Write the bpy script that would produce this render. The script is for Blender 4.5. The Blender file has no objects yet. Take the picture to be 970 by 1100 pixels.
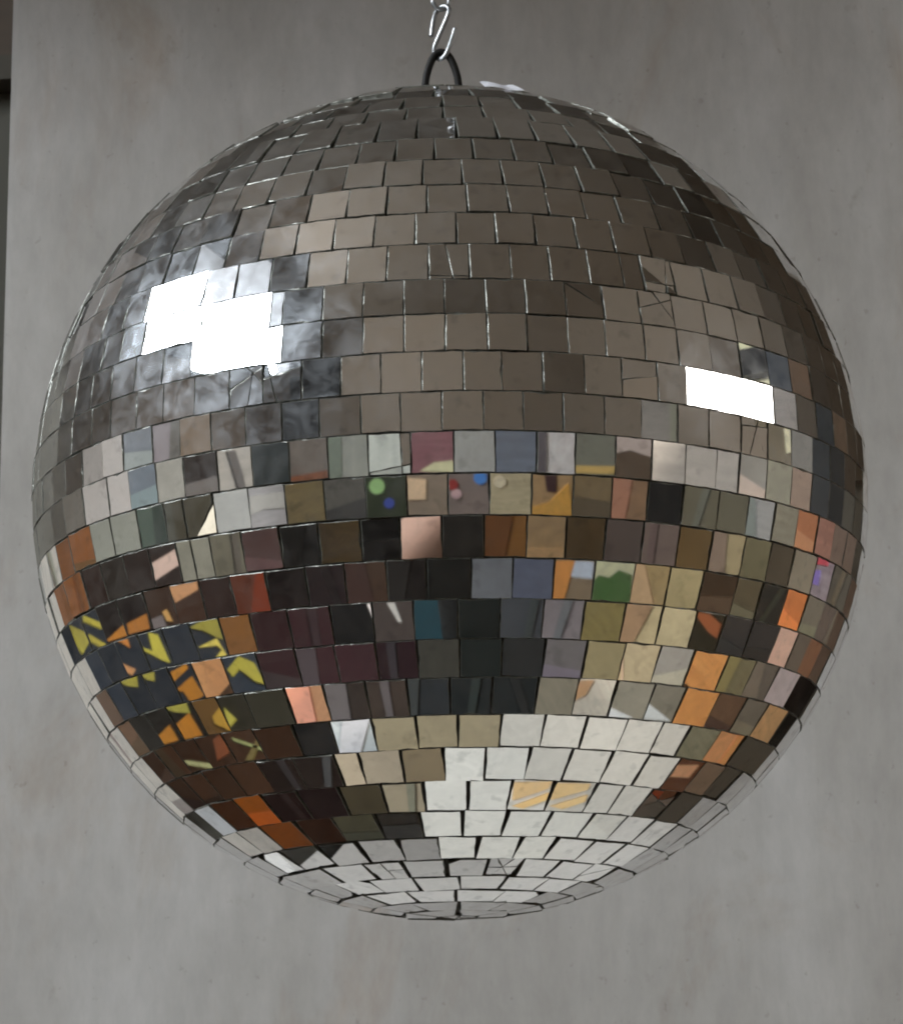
import bpy, bmesh, math, random
from mathutils import Vector, Matrix
S = bpy.context.scene
COL = S.collection
# ------------------------------------------------------------------ camera, light, exposure
R = 0.25                      # ball radius
HB = 1.95                     # height of the ball's centre
EL = math.radians(14.42); ROLL = math.radians(-0.99); DIST = 6.2
FPX = 449.0*math.sqrt(DIST*DIST-1)
VV = Vector((0, -math.cos(EL), -math.sin(EL))); UP0 = Vector((0, -math.sin(EL), math.cos(EL))); RT0 = Vector((1, 0, 0))
RT = math.cos(ROLL)*RT0+math.sin(ROLL)*UP0
UPV = math.cos(ROLL)*UP0-math.sin(ROLL)*RT0
cam = bpy.data.cameras.new('camera'); co = bpy.data.objects.new('camera', cam); COL.objects.link(co)
m = Matrix((RT, UPV, VV)).transposed().to_4x4(); m.translation = VV*DIST*R+Vector((0, 0, HB)); co.matrix_world = m
cam.sensor_fit = 'HORIZONTAL'; cam.sensor_width = 36; cam.lens = FPX/970*36
cam.shift_x = 1.5/970; cam.shift_y = -10/970
cam.clip_start = .05; cam.clip_end = 100
cam.dof.use_dof = True; cam.dof.focus_distance = 1.33; cam.dof.aperture_fstop = cam.lens/1.9
S.camera = co
w = bpy.data.worlds.new('World'); S.world = w; w.use_nodes = True
w.node_tree.nodes['Background'].inputs[0].default_value = (.6, .7, .8, 1); w.node_tree.nodes['Background'].inputs[1].default_value = .02
S.view_settings.view_transform = 'Standard'; S.view_settings.look = 'None'; S.view_settings.exposure = 0; S.view_settings.gamma = 1
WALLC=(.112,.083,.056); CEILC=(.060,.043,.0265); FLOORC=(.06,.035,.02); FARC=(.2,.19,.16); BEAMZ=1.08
WFX0,WFX1,WFZ0,WFZ1=-1.6,1.6,.15,.75
ULP=110; SPP=1300; SPQ=650; SKINC=(.42,.25,.18); TINTS={}; LABELPOS=(1.06,1.13,.20,.40,.0008,.0026)
BROKENSET={(6, 9): (0.2, -0.8, 2), (10, 19): (0.2, 0.7, 3), (6, 15): (0.6, -0.5, 3), (9, 6): (0.3, 0.6, 3), (9, 7): (-0.5, 0.5, 2), (11, 10): (0.7, -0.4, 2), (23, 5): (0.0, 0.2, 3), (20, 10): (0, 0.2, 3), (7, 17): (0.3, 0.3, 2), (23, 2): (0.1, 0, 2), (9, 16): (0.3, 0.2, 1), (21, 13): (0, 0, 2), (7, 15): (0.8, 0, 1), (23, 8): (0, 0, 1), (12, 5): (0.5, -0.2, 1)}
WIN_L = 41.0; WIN_R = 9.0; WIN_F = 0.8
try:
    S.cycles.max_bounces = 10; S.cycles.glossy_bounces = 6; S.cycles.diffuse_bounces = 4
    S.cycles.caustics_reflective = False; S.cycles.caustics_refractive = False
    S.cycles.sample_clamp_indirect = 4; S.cycles.pixel_filter_type = 'BLACKMAN_HARRIS'; S.cycles.filter_width = 2.0
except Exception: pass
# ------------------------------------------------------------------ helpers
def tag(o, label=None, cat=None, group=None, kind=None):
    if label: o['label'] = label
    if cat: o['category'] = cat
    if group: o['group'] = group
    if kind: o['kind'] = kind
    return o
def link(name, bm, mats, parent=None, smooth=False):
    me = bpy.data.meshes.new(name); bmesh.ops.recalc_face_normals(bm, faces=bm.faces) if smooth != 'raw' else None
    bm.to_mesh(me); bm.free()
    for mt in (mats if isinstance(mats, (list, tuple)) else [mats]): me.materials.append(mt)
    if smooth is True:
        for p in me.polygons: p.use_smooth = True
    o = bpy.data.objects.new(name, me); COL.objects.link(o)
    if parent:
        o.parent = parent; o.matrix_parent_inverse = Matrix.Translation(parent.location).inverted()
    return o
def empty(name, loc):
    o = bpy.data.objects.new(name, None); o.location = loc; o.empty_display_size = .05; COL.objects.link(o); return o
def box(bm, x0, x1, y0, y1, z0, z1):
    g = bmesh.ops.create_cube(bm, size=1, matrix=Matrix.Translation(((x0+x1)/2, (y0+y1)/2, (z0+z1)/2)) @ Matrix.Diagonal((x1-x0, y1-y0, z1-z0, 1)))
    return g
def prism(bm, ax, v0, v1, poly):
    keep = [a for a in (0, 1, 2) if a != ax]
    def P(q, v):
        p = [0, 0, 0]; p[ax] = v; p[keep[0]] = q[0]; p[keep[1]] = q[1]; return p
    a = [bm.verts.new(P(q, v0)) for q in poly]; b = [bm.verts.new(P(q, v1)) for q in poly]
    bm.faces.new(a); bm.faces.new(b)
    for i in range(len(poly)):
        j = (i+1) % len(poly); bm.faces.new((a[i], a[j], b[j], b[i]))
def tube(bm, pts, rad, n=10, cap=True):
    pts = [Vector(p) for p in pts]; rings = []
    up = None
    for i, p in enumerate(pts):
        t = (pts[min(i+1, len(pts)-1)]-pts[max(i-1, 0)]).normalized()
        if up is None:
            up = t.orthogonal().normalized()
        up = (up-t*up.dot(t)).normalized(); sd = t.cross(up)
        rr = rad[i] if isinstance(rad, (list, tuple)) else rad
        rings.append([bm.verts.new(p+rr*(math.cos(2*math.pi*k/n)*up+math.sin(2*math.pi*k/n)*sd)) for k in range(n)])
    for a, b in zip(rings, rings[1:]):
        for k in range(n): bm.faces.new((a[k], a[(k+1) % n], b[(k+1) % n], b[k]))
    if cap:
        bm.faces.new(rings[0][::-1]); bm.faces.new(rings[-1])
def spline(P, n=8):
    P = [Vector(p) for p in P]; out = []
    for i in range(len(P)-1):
        p0, p1, p2, p3 = P[max(i-1, 0)], P[i], P[i+1], P[min(i+2, len(P)-1)]
        for k in range(n):
            t = k/n
            out.append(.5*((2*p1)+(-p0+p2)*t+(2*p0-5*p1+4*p2-p3)*t*t+(-p0+3*p1-3*p2+p3)*t**3))
    out.append(P[-1]); return out
# ------------------------------------------------------------------ materials
def mat(name):
    mt = bpy.data.materials.new(name); mt.use_nodes = True; nt = mt.node_tree
    return mt, nt, nt.nodes['Principled BSDF']
def simple(name, col, rough=.6, metal=0, noise=.15, scale=8, stretch=(1, 1, 1), bump=0):
    mt, nt, b = mat(name)
    tc = nt.nodes.new('ShaderNodeTexCoord'); mp = nt.nodes.new('ShaderNodeMapping'); mp.inputs['Scale'].default_value = stretch
    nz = nt.nodes.new('ShaderNodeTexNoise'); nz.inputs['Scale'].default_value = scale; nz.inputs['Detail'].default_value = 5
    mx = nt.nodes.new('ShaderNodeMix'); mx.data_type = 'RGBA'
    c0 = [max(0, c*(1-noise)) for c in col]; c1 = [min(1, c*(1+noise)) for c in col]
    mx.inputs[6].default_value = (*c0, 1); mx.inputs[7].default_value = (*c1, 1)
    nt.links.new(tc.outputs['Object'], mp.inputs[0]); nt.links.new(mp.outputs[0], nz.inputs['Vector'])
    nt.links.new(nz.outputs[0], mx.inputs[0]); nt.links.new(mx.outputs[2], b.inputs['Base Color'])
    b.inputs['Roughness'].default_value = rough; b.inputs['Metallic'].default_value = metal
    if bump:
        bp = nt.nodes.new('ShaderNodeBump'); bp.inputs['Strength'].default_value = bump; bp.inputs['Distance'].default_value = .001
        nt.links.new(nz.outputs[0], bp.inputs['Height']); nt.links.new(bp.outputs[0], b.inputs['Normal'])
    return mt
def emis(name, col, s):
    mt, nt, b = mat(name); b.inputs['Base Color'].default_value = (.8, .8, .8, 1)
    b.inputs['Emission Color'].default_value = (*col, 1); b.inputs['Emission Strength'].default_value = s
    return mt
def plaster():
    mt, nt, b = mat('grey_plaster'); N = nt.nodes.new; L = nt.links.new
    tc = N('ShaderNodeTexCoord')
    def noise(scale, stretch, detail=6, rough=.6, dist=0):
        mp = N('ShaderNodeMapping'); mp.inputs['Scale'].default_value = stretch; L(tc.outputs['Object'], mp.inputs[0])
        n = N('ShaderNodeTexNoise'); n.inputs['Scale'].default_value = scale; n.inputs['Detail'].default_value = detail
        n.inputs['Roughness'].default_value = rough; n.inputs['Distortion'].default_value = dist
        L(mp.outputs[0], n.inputs['Vector']); return n
    def ramp(n, p0, p1, c0, c1):
        r = N('ShaderNodeValToRGB'); r.color_ramp.elements[0].position = p0; r.color_ramp.elements[1].position = p1
        r.color_ramp.elements[0].color = (*c0, 1); r.color_ramp.elements[1].color = (*c1, 1); L(n.outputs[0], r.inputs[0]); return r
    def mul(a, b_, mode='MULTIPLY', f=1):
        x = N('ShaderNodeMix'); x.data_type = 'RGBA'; x.blend_type = mode; x.inputs[0].default_value = f
        L(a, x.inputs[6]); L(b_, x.inputs[7]); return x.outputs[2]
    base = ramp(noise(1.7, (1, 1, .7), 5), .32, .68, (.415, .395, .372), (.505, .490, .478))
    mott = ramp(noise(11, (1, 1, .6), 8, .68, .3), .34, .68, (.88, .875, .86), (1.04, 1.04, 1.04))
    streak = ramp(noise(7, (1, 1, .13), 8, .72, .3), .34, .68, (.895, .885, .87), (1.0, 1.0, 1.0))
    fine = ramp(noise(90, (1, 1, .35), 4, .6), .3, .7, (.94, .94, .94), (1.05, 1.05, 1.05))
    stain = ramp(noise(5.5, (1, 1, .45), 6, .72, .6), .55, .74, (1, 1, 1), (.86, .78, .70))
    drip = ramp(noise(9, (1, 1, .022), 2, .4), .62, .68, (1, 1, 1), (1.06, 1.065, 1.08))
    pits = ramp(noise(130, (1, 1, .8), 2, .5), .70, .76, (1, 1, 1), (.84, .83, .81))
    spots = ramp(noise(19, (1, 1, .8), 4, .6), .66, .75, (1, 1, 1), (.80, .78, .74))
    c = mul(base.outputs[0], streak.outputs[0]); c = mul(c, mott.outputs[0]); c = mul(c, fine.outputs[0]); c = mul(c, stain.outputs[0]); c = mul(c, drip.outputs[0]); c = mul(c, spots.outputs[0]); c = mul(c, pits.outputs[0])
    L(c, b.inputs['Base Color']); b.inputs['Roughness'].default_value = .75; b.inputs['Specular IOR Level'].default_value = .25
    bp = N('ShaderNodeBump'); bp.inputs['Strength'].default_value = .35; bp.inputs['Distance'].default_value = .002
    L(noise(30, (1, 1, .25), 6, .6).outputs[0], bp.inputs['Height']); L(bp.outputs[0], b.inputs['Normal'])
    return mt
def mirror():
    mt, nt, b = mat('aged_mirror_glass'); N = nt.nodes.new; L = nt.links.new
    out = nt.nodes['Material Output']; nt.nodes.remove(b)
    tint = N('ShaderNodeAttribute'); tint.attribute_name = 'tint'
    tc = N('ShaderNodeTexCoord')
    n1 = N('ShaderNodeTexNoise'); n1.inputs['Scale'].default_value = 34; n1.inputs['Detail'].default_value = 6; n1.inputs['Roughness'].default_value = .62; n1.inputs['Distortion'].default_value = .7
    n2 = N('ShaderNodeTexNoise'); n2.inputs['Scale'].default_value = 70; n2.inputs['Detail'].default_value = 9; n2.inputs['Roughness'].default_value = .72; n2.inputs['Distortion'].default_value = .8
    n3 = N('ShaderNodeTexNoise'); n3.inputs['Scale'].default_value = 120; n3.inputs['Detail'].default_value = 2
    # every tile gets its own piece of the dirt pattern
    vm = N('ShaderNodeVectorMath'); vm.operation = 'MULTIPLY_ADD'; L(tint.outputs['Color'], vm.inputs[0]); vm.inputs[1].default_value = (7, 7, 7); L(tc.outputs['Object'], vm.inputs[2])
    for n in (n1, n2, n3): L(vm.outputs[0], n.inputs['Vector'])
    def mr(src, a, b_, c, d):
        x = N('ShaderNodeMapRange'); x.inputs[1].default_value = a; x.inputs[2].default_value = b_; x.inputs[3].default_value = c; x.inputs[4].default_value = d; L(src, x.inputs[0]); return x.outputs[0]
    def mth(op, a, b_):
        x = N('ShaderNodeMath'); x.operation = op
        for i, s in enumerate((a, b_)):
            if isinstance(s, (int, float)): x.inputs[i].default_value = s
            else: L(s, x.inputs[i])
        return x.outputs[0]
    # spots where the silvering has gone brown
    spot = mr(n3.outputs[0], .60, .72, 1.0, .80)
    col = N('ShaderNodeMix'); col.data_type = 'RGBA'; col.blend_type = 'MULTIPLY'; col.inputs[0].default_value = 1
    L(tint.outputs['Color'], col.inputs[6]); L(spot, col.inputs[7])
    g = N('ShaderNodeBsdfGlossy'); g.inputs['Roughness'].default_value = .012; L(col.outputs[2], g.inputs['Color'])
    haze = N('ShaderNodeBsdfGlossy'); haze.inputs['Roughness'].default_value = .33; haze.inputs['Color'].default_value = (.86, .9, .95, 1)
    dust = N('ShaderNodeBsdfDiffuse'); dust.inputs['Color'].default_value = (.42, .38, .33, 1)
    hz = mth('MULTIPLY', mth('MULTIPLY', mr(n1.outputs[0], .38, .70, .22, 1.05), mr(n2.outputs[0], .38, .64, .25, 1.6)), mth('MULTIPLY', tint.outputs['Alpha'], HAZE))
    m1 = N('ShaderNodeMixShader'); L(hz, m1.inputs[0]); L(g.outputs[0], m1.inputs[1]); L(haze.outputs[0], m1.inputs[2])
    d = mth('MULTIPLY', mth('MULTIPLY', mr(n2.outputs[0], .35, .7, .3, 1.2), tint.outputs['Alpha']), DUST)
    m2 = N('ShaderNodeMixShader'); L(d, m2.inputs[0]); L(m1.outputs[0], m2.inputs[1]); L(dust.outputs[0], m2.inputs[2])
    L(m2.outputs[0], out.inputs[0])
    return mt
HAZE = .10; DUST = .06
M_mirror = mirror()
M_edge = simple('chipped_glass_edge', (.14, .14, .12), .3, .4, .8, 300, bump=.8)
M_core = simple('dark_glue_core', (.055, .048, .036), .8, 0, .5, 60, bump=.6)
M_wall = plaster()
M_ring = simple('black_rubber_coated_wire', (.008, .007, .006), .65, 0, .3, 200)
M_ring.node_tree.nodes['Principled BSDF'].inputs['Specular IOR Level'].default_value = .15
CRK=0
M_zinc = simple('zinc_plated_steel', (.26, .265, .27), .42, 1, .4, 160, bump=.3)
M_label = simple('white_paper_label', (.78, .77, .80), .6, 0, .12, 90)
# ------------------------------------------------------------------ setting
ZB = HB
def sbox(name, mt, *a, kind='structure', **k):
    bm = bmesh.new(); box(bm, *a); o = link(name, bm, mt); tag(o, kind=kind, **k); return o
X0, X1, Y0, Y1, Z1 = -2.6, 2.8, -4.2, 1.6, 4.75
M_brown = simple('brown_painted_wall', WALLC, .8, 0, .10, 1.5)
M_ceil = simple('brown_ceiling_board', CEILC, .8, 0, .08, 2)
M_floor = simple('dark_wooden_floor', FLOORC, .5, 0, .3, 3, (1, 12, 1))
M_far = simple('grey_green_far_wall', FARC, .85, 0, .12, 3)
sbox('floor', M_floor, X0-.1, X1+.1, Y0-.1, Y1+.1, -.1, 0)
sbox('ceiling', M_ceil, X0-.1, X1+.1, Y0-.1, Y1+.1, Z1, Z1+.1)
sbox('wall_left', M_brown, X0-.1, X0, Y0-.1, Y1+.1, 0, Z1)
sbox('wall_right', M_brown, X1, X1+.1, Y0-.1, Y1+.1, 0, Z1)
sbox('wall_front', M_brown, X0, X1, Y0-.1, Y0, 0, Z1)
sbox('wall_far', M_far, X0, X1, Y1, Y1+.1, 0, Z1)
bm = bmesh.new(); box(bm, -.411, .62, .75, 1.15, .0, Z1-.002)
bmesh.ops.bevel(bm, geom=[e for e in bm.edges if abs(e.verts[0].co.z-e.verts[1].co.z) > 1], offset=.006, segments=2, affect='EDGES')
pil = link('pillar', bm, M_wall); tag(pil, 'wide grey plastered pillar with vertical streaks behind the mirror ball', 'pillar')
# brown boards and a dark beam on the far wall, seen past the pillar's left edge
bm = bmesh.new(); box(bm, X0+.002, -.3, Y1-.03, Y1-.002, ZB+.99, Z1-.004)
brd = link('ceiling_panel', bm, simple('brown_wood_panel', (.065, .045, .03), .6, 0, .3, 6, (1, 1, 9))); tag(brd, 'brown wooden panelling high past the left edge of the pillar', 'panelling')
bm = bmesh.new(); box(bm, X0+.002, -.3, Y1-.09, Y1-.034, ZB+.955, ZB+.988)
bmm = link('wooden_beam', bm, simple('dark_beam_wood', (.06, .052, .038), .7, 0, .3, 6)); tag(bmm, 'dark horizontal beam under the brown panelling past the left edge of the pillar', 'beam')
# unseen block and board, added to shade the upper pillar from the left window
M_beam = simple('light_blocker_brown', (.30, .245, .19), .8, 0, .15, 3)
bm = bmesh.new(); box(bm, X0+.003, -.75, -.34, -.20, ZB+BEAMZ, Z1-.003)
o = link('light_blocker', bm, M_beam); tag(o, 'broad brown block added under the ceiling to shade the pillar', 'beam')
bm = bmesh.new(); box(bm, -.9, .63, .42, .748, ZB+.92, Z1-.003)
o = link('shading_board', bm, simple('shading_board_brown', (.085, .068, .05), .8, 0, .15, 3)); tag(o, 'brown board added above the grey pillar to shade it, mirrored in the top rows', 'board')
bm = bmesh.new(); box(bm, -.80, -.30, Y1-.05, Y1-.003, .2, ZB+.953)  # dark sheet over the far wall, standing for its shade beside the pillar
o = link('shaded_wall_strip', bm, simple('shaded_wall_tone', (.10, .096, .078), .7, 0, .2, 4)); tag(o, 'dark grey green panel standing for the shaded far wall left of the pillar', 'panel')
bm = bmesh.new(); box(bm, -.42, .63, .722, .7485, .002, 1.34)  # pale board added to lighten what the bottom rings mirror
o = link('pale_fill_board', bm, simple('pale_fill_tone', (.80, .775, .735), .6, 0, .06, 3)); tag(o, 'pale board added at the foot of the grey pillar to lighten the bottom rings', 'board')
bm = bmesh.new(); box(bm, .3, X1-.003, Y1-.03, Y1-.003, ZB+.45, Z1-.003)
o = link('wall_panelling', bm, M_brown); tag(o, 'plain brown panelling high on the far wall to the right of the pillar', 'panelling')
# windows
def window(ax, v, a0, a1, z0, z1, s, sgn, label, col, shade_hood=.06):
    root = empty('window', ((v, (a0+a1)/2, z0) if ax == 0 else ((a0+a1)/2, v, z0)))
    tag(root, label, 'window')
    def bb(bm, u0, u1, p0, p1, q0, q1):
        if ax == 0: box(bm, min(u0, u1), max(u0, u1), p0, p1, q0, q1)
        else: box(bm, p0, p1, min(u0, u1), max(u0, u1), q0, q1)
    bm = bmesh.new(); bb(bm, v+sgn*.002, v+sgn*.02, a0, a1, z0, z1); link('pane', bm, emis('bright_daylight_pane', col, s), root)
    bm = bmesh.new(); t = .05
    bb(bm, v+sgn*.002, v+sgn*shade_hood, a0-t, a1+t, z1+.002, z1+t); bb(bm, v+sgn*.002, v+sgn*.06, a0-t, a1+t, z0-t, z0-.002)
    bb(bm, v+sgn*.002, v+sgn*.06, a0-t, a0-.002, z0, z1); bb(bm, v+sgn*.002, v+sgn*.06, a1+.002, a1+t, z0, z1)
    link('frame', bm, simple('dark_window_frame', (.006, .005, .005), .9), root)
window(0, X0, -2.5, .36, ZB+1.35, ZB+2.40, WIN_L, 1, 'large white skylit window mirrored across the upper left tiles', (.87, .94, 1), .42)  # deep top frame added to keep the pane's light off the ceiling
window(0, X1, -1.30, .10, ZB+.78, ZB+1.22, WIN_R, -1, 'small bright window mirrored in a row of upper right tiles', (1, .95, .88))
# added fill lamp, clear of the tiles' reflections, brightens the ceiling on the right
ul = empty('fill_uplighter', (2.5, -2.02, 0)); tag(ul, 'slim dark uplighter added to brighten the ceiling on the right', 'lamp')
bm = bmesh.new(); tube(bm, [(2.5, -2.02, .02), (2.5, -2.02, 1.5)], .012); link('pole', bm, M_ring, ul)
bm = bmesh.new(); bmesh.ops.create_cone(bm, cap_ends=True, segments=24, radius1=.14, radius2=.13, depth=.02, matrix=Matrix.Translation((2.5, -2.02, .01))); link('base', bm, M_ring, ul)
bm = bmesh.new(); bmesh.ops.create_cone(bm, cap_ends=False, segments=24, radius1=.03, radius2=.09, depth=.14, matrix=Matrix.Translation((2.5, -2.02, 1.57))); link('shade', bm, M_ring, ul)
ld = bpy.data.lights.new('fill_bulb', 'SPOT'); ld.energy = ULP; ld.color = (1, .93, .84); ld.spot_size = math.radians(84); ld.spot_blend = .6; ld.shadow_soft_size = .03
lo_ = bpy.data.objects.new('fill_bulb', ld); COL.objects.link(lo_); lo_.location = (2.5, -2.02, 1.58); lo_.rotation_euler = (math.pi, 0, 0); lo_.parent = ul; lo_.matrix_parent_inverse = Matrix.Translation(ul.location).inverted()
# added fill lamps, out of sight, that brighten the dim low parts of the room
def fill_spot(P, T, watts, cone, label):
    P = Vector(P); dr = (Vector(T)-P).normalized()
    sp = empty('fill_spot', P); tag(sp, label, 'fill_spot', 'added fill lamps over the shop floor')
    bm = bmesh.new(); tube(bm, [P+Vector((0, 0, .12)), (P.x, P.y, Z1-.002)], .01); link('rod', bm, M_ring, sp)
    bm = bmesh.new(); tube(bm, [P-dr*.14, P-dr*.1, P-dr*.03], [.03, .06, .065], 20); link('can', bm, M_ring, sp)
    ld = bpy.data.lights.new('fill_bulb', 'SPOT'); ld.energy = watts; ld.color = (1, .94, .86); ld.spot_size = math.radians(cone); ld.spot_blend = .5; ld.shadow_soft_size = .05
    o = bpy.data.objects.new('fill_bulb', ld); COL.objects.link(o); o.location = P; o.rotation_euler = dr.to_track_quat('-Z', 'Y').to_euler(); o.parent = sp; o.matrix_parent_inverse = Matrix.Translation(P).inverted()
fill_spot((1.6, -3.57, 3.6), (-2.3, -.4, .85), SPP, 44, 'black fill lamp added to brighten the yellow and navy rugs on the left')
fill_spot((-1.4, -3.7, 3.55), (2.6, -.1, .6), SPQ, 42, 'black fill lamp added to brighten the stand-in boards on the right')
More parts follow.
